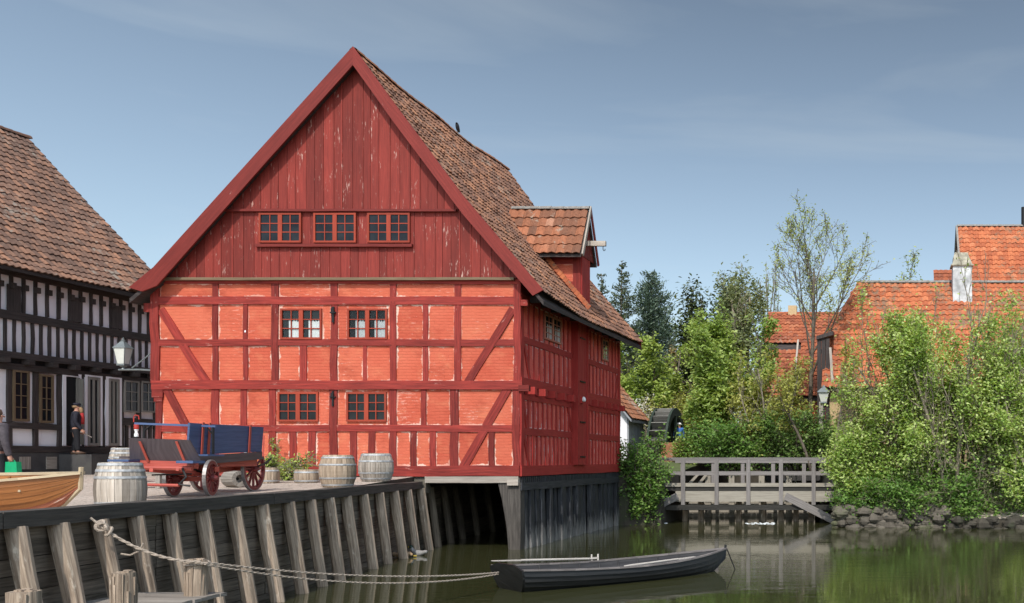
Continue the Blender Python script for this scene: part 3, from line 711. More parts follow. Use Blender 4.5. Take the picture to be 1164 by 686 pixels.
# --- dormer
DZ, DE, DY = 11.32, 9.60, 35.10
mb = MB(); mb.poly([(-10.22, 34.6, 7.55), (-10.22, 35.62, 7.55), (-10.22, 35.62, 10.45), (-10.22, DY, DZ-.25), (-10.22, 34.6, 10.45)], (-2.9, 0, 0)); D = mb.build('dormer', 'red_side_lift', B)
for (a0, b0, a1, b1) in ((-10.48,7.6,-10.22,10.3),(-11.6,8.55,-10.48,8.72),(-11.9,9.32,-10.48,9.5)):
    one('dormer_timber', 'red_timber', D, fbox, lambda a, b, d: (a, 34.6-d, b), a0, b0, a1, b1, 0, .03, .006)
panels(lambda a, b, d: (a, 34.6-d, b), [(-11.7, 8.72, -10.48, 9.32), (-11.4, 7.8, -10.48, 8.55)], .008, 'dormer_infill', 'brick', D)
mb = MB()
for i in range(5): fbox(mb, lambda a, b, d: (-10.22+d, a, b), 34.63+i*.19, 7.62, 34.81+i*.19, 9.7, 0, .03+R.uniform(0, .01), 0)
mb.build('dormer_door', 'red_side_lift', D)
roofx = lambda z: float(np.interp(-z, [-p.z for p in RR], [p.x for p in RR]))
for sg in (-1, 1):
    t = MB(); path = [(DY, DZ), (DY+sg*.97, DE)]
    tile_slope(t, path, -13.1, -10.12, lambda s, r, z: (s, r, z), keep=lambda s, tt: s > roofx(DZ-(DZ-DE)*tt/2.27)-.25, tw=.27, course=.36, h=.06, rnd=.014)
    DR = t.build('dormer_roof', 'tile_dormer', D, recalc=False)
    sb = MB(); sb.poly([(-10.08, DY, DZ-.06), (-10.08, DY+sg*.95, DE-.05), (roofx(DE)-.1, DY+sg*.95, DE-.05), (roofx(DZ)-.1, DY, DZ-.06)], (0, 0, -.08)); sb.build('dormer_roof_deck', 'dark_timber', D)
    mb = MB(); mb.poly([(-10.05, DY, DZ+.10), (-10.05, DY+sg*1.02, DE-.03), (-10.05, DY+sg*.90, DE-.10), (-10.05, DY, DZ-.16)], (.05, 0, 0)); mb.build('dormer_barge_board', 'plinthwood' if sg < 0 else 'barge', D)
mb = MB(); mb.poly([(-10.21, DY-.9, DE), (-10.21, DY+.9, DE), (-10.21, DY, DZ-.12)], (.05, 0, 0)); mb.build('dormer_gable', 'red_board', D)
t = MB(); ridge_tiles(t, (-12.75, DY, DZ+.02), (-10.10, DY, DZ+.02), .12); t.build('dormer_ridge_tile', 'slate', D, recalc=False)
HB = one('hoist_beam', 'plinthwood', D, lambda m: m.bar((-10.3, DY, 10.12), (-9.5, DY, 10.12), .17, .14))
mb = MB(); mb.tube([(-9.6, DY, 10.05), (-9.6, DY, 9.92), (-9.57, DY, 9.87), (-9.53, DY, 9.89), (-9.53, DY, 9.94)], .014, 6); mb.build('hook', 'iron', HB)
# valley line of orange tiles where the dormer meets the slope
mb = MB()
for i in range(16):
    z = DE+.0+(7.9-DE)*i/15; z2 = DE+(7.9-DE)*(i+1)/15; x, x2 = roofx(z), roofx(z2)
    mb.bar((x+.02, 34.50, z+.0), (x2+.03, 34.50, z2+.02), .16, .05)
mb.build('flashing_tile', 'tile_orange', D)
# --- foundation over the water
zs = zg(541.5)
one('foundation_beam', 'tarpile', B, fbox, Ms, GY+.0, zs-.42, YB, zs-.20, -.2, .06, .01)
mb = MB(); y = GY+.1
while y < YB-.05:
    fbox(mb, Ms, y, zs-.20, y+.10, zs-.02, -.1, .03, 0); y += .17
mb.build('foundation_slats', 'tarpile', B)
y = 29.85
while y < YB-.1:
    w = R.uniform(.33, .52)
    mb = MB(); lean = R.uniform(-.05, .05); g = R.uniform(.11, .17); x1 = XW+R.choice((-.06, .0, .05))+R.uniform(-.02, .02); lo = R.uniform(-.05, .12)
    sec = lambda yy, xx, ww, z: [(xx-.14, yy-ww/2, z), (xx-.02, yy-ww/2, z), (xx, yy-ww/2+.03, z), (xx+.004, yy, z), (xx, yy+ww/2-.04, z), (xx-.03, yy+ww/2, z), (xx-.14, yy+ww/2, z)]
    mb.prism(sec(y+w/2, x1, w-g, zs-.40), sec(y+w/2+lean*.5, x1+.03, w-g*.8, .75), 4, .010)
    mb.prism(sec(y+w/2+lean*.5, x1+.03, w-g*.8, .75), sec(y+w/2+lean, x1+.05-lo*.3, w-g*R.uniform(1., 1.6), -.6), 4, .014)
    mb.build('pile', 'tarpile', B); y += w*.98
mb = MB(); mb.box((XW-.30, GY+.35, -.6), (XW-.135, YB-.1, zs-.25)); mb.build('pile_gap_shade', 'void', B)  # black sheet standing in for the shade in the gaps between piles
mb = MB(); mb.poly([P(566,549,GY-.02), P(591.5,549,GY-.02), P(591.8,600,GY-.02), P(591,640,GY-.02), P(579,640,GY-.02), P(576,600,GY-.02), P(571,570,GY-.02)], (0, .34, 0)); mb.build('corner_pile', 'corner', B)
one('front_plank', 'plinthwood', B, fbox, Mg, xg(484), zg(549), xg(590), zg(541.8), -.2, .07, .006)
mb = MB(); fbox(mb, Mg, xg(578), zg(552), xg(590.5), zg(545.5), .072, .12, 0); mb.build('pale_block', 'plinthwood', B)
mb = MB(); mb.box((-13.6, GY+.25, zs-.22), (XW-.1, YB-.1, zs-.02)); mb.build('floor_underside', 'tar', B)
one('plinth', 'stone', B, fbox, Mg, xg(178), zg(541.5)-.5, xg(484), zg(541.8), -.3, -.01, .0)
mb = MB(); mb.box((XL+.2, YB-.5, -.6), (XW-.05, YB-.1, zs)); mb.build('rear_footing', 'stone', B)

# ================================================================== ridge bird, lantern
yq = 1150*(1000-401)/F; by = (1000-401)*29.1/480.
bt = thing('bird', 'small black bird perched on the roof ridge of the red house', 'bird', (RR[0].x, by, RR[0].z-.02))
bx, bz = RR[0].x, RR[0].z-.0+sag(by, 0)
bt.location = (bx, by, bz)
skin('body', [(bx, by+.05, bz+.16), (bx, by-.02, bz+.24), (bx, by-.06, bz+.33), (bx, by-.13, bz+.33), (bx, by+.17, bz+.07), (bx, by+.02, bz+.08), (bx, by+.02, bz+.0)], [(0, 1), (1, 2), (2, 3), (0, 4), (0, 5), (5, 6)], [.085, .075, .05, .012, .025, .02, .012], 'crow', bt)
Q = lambda u, v: P(u, v, 29.62)
L = thing('wall_lantern', 'four-sided street lantern on an iron arm at the red house corner', 'lantern', tuple(Q(140, 420)))
def frus(mb, c, r0, z0, r1, z1):
    k = [(-1, -1), (1, -1), (1, 1), (-1, 1)]; mb.prism([(c.x+a*r0, c.y+b*r0, z0) for a, b in k], [(c.x+a*r1, c.y+b*r1, z1) for a, b in k])
c = Q(140, 400); z = lambda v: Q(140, v).z
mb = MB(); frus(mb, c, .10, z(414), .165, z(396)); mb.build('lamp_glass', 'lampglass', L)
mb = MB(); frus(mb, c, .19, z(396.2), .08, z(390.5)); frus(mb, c, .08, z(390.5), .05, z(388.5)); mb.lathe((c.x, c.y, z(388.5)), [(.05, 0), (.06, .03), (.02, .06), (.03, .09), (.0, .12)], 10)
frus(mb, c, .115, z(416), .115, z(414)); mb.lathe((c.x, c.y, z(420)), [(.05, 0), (.03, .05), (.1, .09)], 8)
for a, b in ((-1, -1), (1, -1), (1, 1), (-1, 1)): mb.bar((c.x+a*.10, c.y+b*.10, z(414)), (c.x+a*.165, c.y+b*.165, z(396)), .016, .016)
mb.build('lamp_cap', 'lampmetal', L)
mb = MB(); mb.tube([Q(135, 420.5), Q(160, 420.5), Q(176, 421.5)], .028, 6); mb.tube([Q(150, 418.5), Q(163, 409), Q(177, 397)], .02, 6); mb.tube([Q(177, 393), Q(177, 424)], .035, 6); mb.build('bracket', 'lampmetal', L)

# ================================================================== white half-timbered house
XH, YH1, YH0 = -27.0, 38.1, 19.0
HYu = lambda u: F*(-XH)/(1000-u)
Mh = lambda a, b, d: (XH+d, a, b)
def hz(u, v): return EYE-(v-PY)/F*HYu(u)
WH = thing('timbered_house', 'long white house with dark timbers and a brown tiled roof behind the quay', 'house', (XH-3, 30, 2.2))
mb = MB(); mb.box((XH-10.6, YH0, 1.6), (XH-.06, YH1, 8.5)); mb.build('wall', 'plaster', WH)
Z = dict(base=2.0, pl=2.86, rail0=3.06, r1=3.59, r2=3.78, j0=5.42, j1=5.98, s0=6.99, s1=7.25, top=8.45)
hb = lambda n, a0, b0, a1, b1, d, mat='dark_timber', dd=-.06: one(n, mat, WH, fbox, Mh, a0, b0, a1, b1, dd, d, .014)
hb('plinth', YH0, Z['base']-.4, YH1, Z['pl'], .02, 'plinth'); hb('sill_beam', YH0, Z['pl'], YH1, Z['rail0'], .06)
hb('rail', YH0, Z['s0'], YH1, Z['s1'], .03); hb('wall_plate', YH0, Z['top']-.12, YH1, Z['top']+.12, .05)
hb('jetty_beam', YH0, Z['j0'], YH1, Z['j0']+.20, .05); hb('jetty_beam', YH0, Z['j1']-.20, YH1, Z['j1'], .16)
y = 20.1; i = 0
while y < YH1-.1:
    hb('stud', y-.045, Z['s1'], y+.045, Z['top']-.1, .012); one('peg_end', 'dark_timber', WH, fbox, Mh, y-.08, 7.95, y+.08, 8.13, .01, .09, 0)
    hb('joist_end', y-.11, Z['j0']+.2, y+.11, Z['j1']-.2, .26) if i % 2 == 0 else None
    y += .455; i += 1
y = 20.2
while y < YH1-.1:
    hb('stud', y-.037, Z['j1'], y+.037, Z['s0'], .012); y += .335
hb('recess_shade_strip', YH0, Z['j0']+.2, YH1, Z['j1']-.2, .0, 'void', -.05)  # near-black strip, paints the shade between the two jetty beams
for u in (15.5, 85.5, 132.5):
    a = HYu(u); mb = MB()
    fbox(mb, Mh, a-.24, Z['s1'], a+.24, Z['s1']+.82, -.01, .035, 0); mb.build('shutter', 'dark_timber', WH)
# ground floor openings
def hop(u0, u1, v0, v1, kind):
    a0, a1 = HYu(u0), HYu(u1); um = (u0+u1)/2; b1, b0 = hz(um, v0), hz(um, v1)
    if kind == 'win':
        window(Mh, a0, b0, a1, b1, .0, WH, cols=2, rows=4, leaf=1, fr=.07, frame='winframe_brown', depth=.06)
    elif kind == 'greenwin':
        window(Mh, a0, b0, a1, b1, .0, WH, cols=2, rows=3, leaf=1, fr=.06, frame='winframe_grey', depth=.06, curtain=False)
    elif kind == 'door':
        window(Mh, a0, b0, a1, b1, .0, WH, cols=2, rows=1, leaf=1, fr=.09, frame='winframe_grey', depth=.07, name='glazed_door', mull=.09)
    elif kind == 'open':
        mb = MB(); mb.add([Mh(a0, b0, .004), Mh(a1, b0, .004), Mh(a1, b1, .004), Mh(a0, b1, .004)], [[0, 1, 2, 3]]); mb.build('open_doorway', 'void', WH)
        mb = MB(); mb.bar(Mh(a1-.02, b0+.02, .06), Mh(a1-.02, b1, .06), .06, .10); mb.bar(Mh(a1-.04, (b0+b1)/2-1.1, .1), Mh(a1-.04, (b0+b1)/2+1.1, .1), .03, .30, side=(0, 1, 0)); mb.build('door_leaf', 'winframe_grey', WH)
def whiteframe(u0, u1, v0, v1):
    a0, a1 = HYu(u0), HYu(u1); um = (u0+u1)/2; b1, b0 = hz(um, v0), hz(um, v1)
    mb = MB(); fbox(mb, Mh, a0, b0, a0+.13, b1, -.02, .05, 0); fbox(mb, Mh, a1-.13, b0, a1, b1, -.02, .05, 0); fbox(mb, Mh, a0+.13, b1-.1, a1-.13, b1, -.02, .046, 0)
    mb.build('door_frame', 'plaster', WH)
hop(13.5, 32, 421, 479, 'win'); hop(44, 59.5, 426, 481, 'win')
hop(74, 87.5, 429, 507, 'open'); whiteframe(70, 91, 425, 507)
hop(98, 112, 429, 507, 'door'); whiteframe(95, 115, 427, 507)
hop(122, 134, 431, 507, 'door'); whiteframe(119, 137, 429, 507)
hop(140, 157, 433, 469, 'greenwin'); hop(159.5, 176, 434, 469, 'greenwin'); hop(178, 190, 435, 469, 'greenwin')
hb('rail', HYu(0)-6, Z['r1'], HYu(68.5), Z['r2'], .03); hb('rail', HYu(138.5), 3.86, YH1, 4.12, .03)
for u in (11.5, 41, 68, 93, 116.8, 138.6, 158.2, 177): hb('post', HYu(u)-.075, Z['rail0'], HYu(u)+.075, Z['j0'], .02)
for u in (-15, -40): hb('post', HYu(u)-.075, Z['rail0'], HYu(u)+.075, Z['j0'], .02)
for u in (144.5, 151.5, 165, 171): hb('stud', HYu(u)-.05, Z['rail0'], HYu(u)+.05, 3.86, .02)
for u in (27, 57): # cellar hatches
    mb = MB(); fbox(mb, Mh, HYu(u)-.2, 2.32, HYu(u)+.2, 2.72, .02, .06, 0); mb.build('cellar_hatch', 'grey', WH)
# roof
hr = [(-32.3, 14.8), (-26.95, 9.05), (-26.42, 8.62)]
tm = MB(); sg2 = lambda s, t: -.12*math.sin(max(0, (s-24))/14*math.pi)+.06*noise.noise(Vector((s*.3, t*.3, 5)))
tile_slope(tm, hr, 21.5, 38.3, lambda s, r, z: (r, s, z), tw=.24, course=.32, h=.05, sag=sg2, rnd=.012)
WR = tm.build('roof', 'tile_grey', WH, recalc=False)
t = MB(); ridge_tiles(t, (-32.3, 21.5, 14.82), (-32.3, 38.35, 14.82), .15, .4, lambda q: sg2(21.5+q, 0)); t.build('ridge_tile', 'tile_brown', WR, recalc=False)
mb = MB()
for a, b in zip(hr[:-1], hr[1:]): mb.prism([(a[0], 19, a[1]-.10), (b[0], 19, b[1]-.10), (b[0], 19, b[1]-.24), (a[0], 19, a[1]-.24)], [(a[0], 38.25, a[1]-.10), (b[0], 38.25, b[1]-.10), (b[0], 38.25, b[1]-.24), (a[0], 38.25, a[1]-.24)])
mb.prism([(-32.3, 19, 14.7), (-38.0, 19, 8.5), (-38.0, 19, 8.3), (-32.3, 19, 14.5)], [(-32.3, 38.25, 14.7), (-38.0, 38.25, 8.5), (-38.0, 38.25, 8.3), (-32.3, 38.25, 14.5)])
mb.build('roof_deck', 'dark_timber', WR)
mb = MB(); mb.poly([(-26.6, 38.0, 8.45), (-37.7, 38.0, 8.45), (-32.3, 38.0, 14.4)], (0, .08, 0)); mb.poly([(-26.6, 21.6, 8.45), (-37.7, 21.6, 8.45), (-32.3, 21.6, 14.4)], (0, .08, 0)); mb.build('gable_wall', 'plaster', WH)
st = one('stone_step', 'plinth', None, lambda m: m.box((XH+.03, HYu(66), 2.0), (XH+1.1, HYu(108), 2.80)))
tag(st, 'dark stone landing below the open doorway of the white house', 'steps')
st.location.x += .0
st = one('stone_step', 'plinth', None, lambda m: m.box((XH+1.1, HYu(100), 2.0), (XH+1.7, HYu(122), 2.45)))
tag(st, 'low stone step in front of the landing at the white house', 'step')
# ================================================================== ground, water
from mathutils.geometry import delaunay_2d_cdt
QY = [-8, 0, 12.1, 19.0, 29.46, 34, 40.5]; QX = [-8.1, -9.0, -10.52, -11.4, -13.33, -14.1, -14.6]
qx = lambda Y: float(np.interp(Y, QY, QX))
def gz(x, y):
    if x < -10.2 and y < 41:
        z = 2.13-.028*max(0, 29.5-y)
        return max(z, 1.62)
    z = 2.0
    if y > 46: z += min(1.0, (y-46)*.1)
    if x > -2.2 and y < 46:
        e = float(np.interp(x, [-1.5, 4, 12, 40, 60], [39.6, 39.2, 38.6, 36, 34])); z = .35+min(1.6, max(0, y-e)*.42)
    if y > 90: z += (y-90)*.02
    return z
pond = [(-8.4,-8),(-9.25,0)]+[(qx(y)-.25, y) for y in (12.1,19.0,29.46,34,40.3)]+[(-10.2,40.5),(-8.9,41.2),(-8.9,43.5),(-9.1,48),(-9.0,60),(-3.6,60),(-2.6,46),(-2.1,43.2),(-1.5,40.0)]+[(x, float(np.interp(x,[-1.5,4,12,40,60],[39.6,39.2,38.6,36,34]))) for x in (0,2,4,6,8,10,12,16,22,30,40,60)]+[(60,-8)]
def inside(x, y, poly):
    c = False; n = len(poly)
    for i in range(n):
        x0, y0_ = poly[i]; x1, y1_ = poly[(i+1) % n]
        if (y0_ > y) != (y1_ > y) and x < (x1-x0)*(y-y0_)/(y1_-y0_)+x0: c = not c
    return c
vs = [Vector(p) for p in pond]; n = len(vs); ed = [(i, (i+1) % n) for i in range(n)]
for x in list(range(-60, -8, 3))+list(range(-8, 64, 6)):
    for y in list(range(-8, 30, 3))+list(range(30, 100, 5)):
        if not inside(x, y, pond): vs.append(Vector((x+.31, y+.17)))
for x, y in ((-900,-300),(900,-300),(900,1500),(-900,1500),(0,1500),(0,400),(-300,400),(300,400),(-900,300),(900,300),(-200,0),(200,0)): vs.append(Vector((x, y)))
ov, oe, of, *_ = delaunay_2d_cdt(vs, ed, [], 0, 1e-4)
mb = MB(); keepf = [f for f in of if not inside(sum(ov[i].x for i in f)/len(f), sum(ov[i].y for i in f)/len(f), pond)]
mb.add([(p.x, p.y, gz(p.x, p.y) if p.y < 300 else 6.) for p in ov], keepf, [[(ov[i].x, ov[i].y) for i in f] for f in keepf])
tag(mb.build('ground', 'ground', loc=(0, 0, 0)), kind='structure'); mb = MB()
for i in range(n):
    a, b = pond[i], pond[(i+1) % n]
    mb.add([(a[0], a[1], gz(*a)), (b[0], b[1], gz(*b)), (b[0], b[1], -1.5), (a[0], a[1], -1.5)], [[0, 1, 2, 3]])
tag(mb.build('shore', 'earth', loc=(0, 0, 0)), kind='structure')
mb = MB(); mb.add([(-60, -15, 0), (80, -15, 0), (80, 75, 0), (-60, 75, 0)], [[0, 1, 2, 3]]); tag(mb.build('water', 'water', loc=(0, 0, 0)), kind='structure')

# ================================================================== timber quay
QW = thing('timber_quay', 'long timber quay wall of leaning posts, dark planks and a heavy cap beam', 'quay', (-12, 20, 0))
def yat(u, dx=0.):
    a, b = 3., 45.
    for _ in range(50):
        m = (a+b)/2
        if PX+F*(qx(m)+dx)/m < u: a = m
        else: b = m
    return m
for (ya, yb) in ((-2, 6.9), (6.93, 12.1), (12.12, 19.0), (19.02, 24.2), (24.22, 29.42)):
    sec = lambda y: [(qx(y)-.36, y, 1.79), (qx(y)+.03, y, 1.79), (qx(y)+.03, y, 1.99), (qx(y)-.36, y, 1.99)]
    one('cap_beam', 'cap', QW, lambda m: m.prism(sec(ya), sec(yb), 6, .008))
mb = MB(); ys = [-2, 3, 6, 9, 12.1, 15.5, 19, 22.5, 26, 29.46, 32, 34.5, 37.5, 40.3]
for k in range(12):
    z0 = -.75+k*.215
    for ya, yb in zip(ys[:-1], ys[1:]):
        o = R.uniform(-.015, .015); g = R.uniform(.004, .014)
        s = lambda y: [(qx(y)-.24, y, z0), (qx(y)-.14+o, y, z0), (qx(y)-.14+o, y, z0+.215-g), (qx(y)-.24, y, z0+.215-g)]
        mb.prism(s(ya+.006), s(yb-.006))
mb.build('sheeting', 'sheet', QW)
us = [-38, 21, 70, 117, 158, 197, 235, 269, 301, 331, 355, 376, 396.5, 415, 433, 450, 465, 479.5]
pys = [yat(u) for u in us]
for y in (30.6, 32.0, 33.5, 35.2, 37, 38.8): pys.append(y)
for i, y in enumerate(pys):
    ln = max(.33, .52-.014*i)+R.uniform(-.03, .05); r = R.uniform(.105, .13); x = qx(y)-.005
    mb = MB(); jx = R.uniform(-.02, .02); N = 10
    pts, rr = [], []
    for t in (0, .25, .5, .75, 1):
        pts.append((x-.05+ln*t+jx, y+R.uniform(-.015, .015), 1.785-2.5*t)); rr.append(r*(1.0-.06*t)*R.uniform(.95, 1.05))
    mb.tube(pts, rr, 9); mb.build('post', 'post' if i < 18 else 'sheet', QW)
# floating log and ducks by the quay foot
def wat(u, v): return P(u, v, EYE*F/(v-PY))
a, b = wat(431, 634.5), wat(448, 632.5)
mb = MB(); mb.bar(a+Vector((0, 0, .03)), b+Vector((0, 0, .03)), .16, .10, seg=3, jit=.01); tag(mb.build('floating_plank', 'grey'), 'pale waterlogged plank floating against the quay posts', 'plank')
def duck(p, hd, body, head, label, down):
    t = thing('duck', label, 'duck', tuple(p), group='ducks by the quay'); d = Vector((math.cos(hd), math.sin(hd), 0)); z = Vector((0, 0, 1)); p = Vector(p)
    h = p+d*.23+z*(.04 if down else .22)
    skin('body', [p-d*.20+z*.08, p-d*.05+z*.05, p+d*.10+z*.06, p+d*.17+z*.12, h, p-d*.29+z*.13], [(0, 1), (1, 2), (2, 3), (3, 4), (0, 5)], [.06, .105, .095, .05, .048, .015], body, t)
    if head:
        mb = MB(); mb.lathe(h-z*.05, [(.0, 0), (.05, .02), (.058, .055), (.04, .10), (0, .115)], 10); mb.build('head_feathers', head, t, True)
    mb = MB(); mb.bar(h+d*.03, h+d*.11, .035, .015, w1=.04, t1=.008); mb.build('bill', 'beak', t)
duck(wat(458, 634.0), .3, 'duckbrown', None, 'brown duck with its head low on the water beside the quay', True)
duck(wat(475.5, 631.5), 2.9, 'duckgrey', 'duckhead', 'grey duck with a dark head swimming beside the quay', False)

# ================================================================== landing stage, mooring posts, rope
J = thing('landing_stage', 'low grey plank landing stage along the foot of the quay', 'jetty', (-9.9, 12, 0))
oe_ = lambda y: -9.37+(14.5-y)*.07
mb = MB(); y = 8.0
while y < 14.42:
    w = R.uniform(.15, .19); mb.box((qx(y)+.05, y, .67+R.uniform(0, .006)), (oe_(y)+R.uniform(-.03, .03), y+w-.012, .72)); y += w
mb.build('deck', 'grey', J)
one('bearer', 'sheet', J, lambda m: m.box((-9.62, 8.0, .50), (-9.48, 14.40, .665))); one('bearer', 'sheet', J, lambda m: m.box((-10.2, 8.0, .50), (-10.08, 14.40, .665)))
for y in (9, 11.6, 14.2): one('pile', 'sheet', J, lambda m: m.tube([(-9.7, y, .60), (-9.7, y, -.8)], [.07, .07], 8))
def moor(u, v, y, x, r, label, lean):
    z = EYE-(v-PY)/F*y; mb = MB(); n = 14; N = 9
    vs = []; 
    pts = [(x+lean*(1-t), y, z+(-.9-z)*t) for t in (0, .15, .4, .7, 1)]
    mb.tube(pts, [r*.93, r, r*1.02, r*.98, r], 14)
    # weathered cracks: thin raised ribs of wood
    for k in range(16):
        an = R.uniform(0, 6.28); rr = r*.99; z1 = z-R.uniform(.0, .25); z2 = z1-R.uniform(.2, .6)
        c = Vector((math.cos(an)*rr, math.sin(an)*rr, 0)); mb.bar(Vector((x+lean*.8, y, z1))+c, Vector((x+lean*.5, y, z2))+c, .03, .02, w1=.012)
    for k in range(6):
        an = R.uniform(0, 6.28); c = Vector((math.cos(an), math.sin(an), 0))*r*R.uniform(.2, .7); mb.bar(Vector((x+lean, y, z-.03))+c, Vector((x+lean, y, z+R.uniform(.01, .03)))+c, .08, .06)
    return tag(mb.build('mooring_post', 'post'), label, 'mooring post', 'mooring posts on the landing stage')
mp1 = moor(222, 637, 14.2, (222-PX)/F*14.2, .135, 'worn mooring post with the rope wound round its top', .02)
mp2 = moor(141, 651, 12.5, (141-PX)/F*12.5, .130, 'cracked mooring post between the roped post and the corner one', -.01)
mp3 = moor(27, 672.5, 10.65, (27-PX)/F*10.65, .145, 'stout mooring post at the bottom left, only its top in view', 0)

def rope_pts(A, Bq, sagv, n=24):
    A, Bq = Vector(A), Vector(Bq); return [A.lerp(Bq, i/n)+Vector((0, 0, -sagv*4*(i/n)*(1-i/n))) for i in range(n+1)]
y0r = yat(103, .1); A = Vector((qx(y0r)+.10, y0r, 1.84)); pt = Vector(P(222, 640, 16.0))
T1 = P(228, 639, 14.05); K = A.lerp(T1, .17)+Vector((0, 0, -.10))
stern = Vector((-7.62, 20.2, .34))
def twisted(mb, pts, r):
    """two-strand laid rope"""
    for ph in (0, math.pi):
        q = []
        fine = []
        for a, b in zip(pts[:-1], pts[1:]):
            m = max(1, int((b-a).length/.05))
            fine += [a.lerp(b, k/m) for k in range(m)]
        fine.append(pts[-1]); L = 0
        for i, p in enumerate(fine):
            d = (fine[min(i+1, len(fine)-1)]-fine[max(i-1, 0)]).normalized(); s = d.cross(Vector((0, 0, 1))).normalized(); k = s.cross(d)
            if i: L += (p-fine[i-1]).length
            a = L*30+ph; q.append(p+(s*math.cos(a)+k*math.sin(a))*r*.55)
        mb.tube(q, r*.62, 5)
mb = MB(); twisted(mb, rope_pts(A, K, .0, 3), .022)
loops = []
for i in range(60):
    t = i/59; a = t*2*math.pi*3.5; c = A.lerp(K, .45+.55*t)
    loops.append(c+Vector((math.cos(a)*.045, math.sin(a*1.3)*.04, math.sin(a)*.06)))
mb.tube(loops, .02, 6)
twisted(mb, rope_pts(K, T1, .10, 20), .022)
tail = K.lerp(T1, .36); mb.tube([tail, tail+Vector((-.05, 0, -.10)), tail+Vector((-.18, 0, -.16)), tail+Vector((-.30, 0, -.14))], .012, 5)
ring = [Vector((mp1.location.x, mp1.location.y, 0))+Vector((math.cos(a)*.145, math.sin(a)*.145, 1.17+.02*math.sin(a*.5))) for a in [k*2*math.pi/24 for k in range(49)]]
mb.tube(ring, .018, 6)
E = Vector((T1.x+.06, T1.y, 1.17))
twisted(mb, rope_pts(E, stern, .22, 30), .017); twisted(mb, rope_pts(E+Vector((0, .03, .02)), stern+Vector((0, .03, .03)), .13, 30), .017)
tag(mb.build('mooring_rope', 'rope', loc=tuple(A)), 'pale hemp rope running from the quay past a post to the black boat', 'rope')

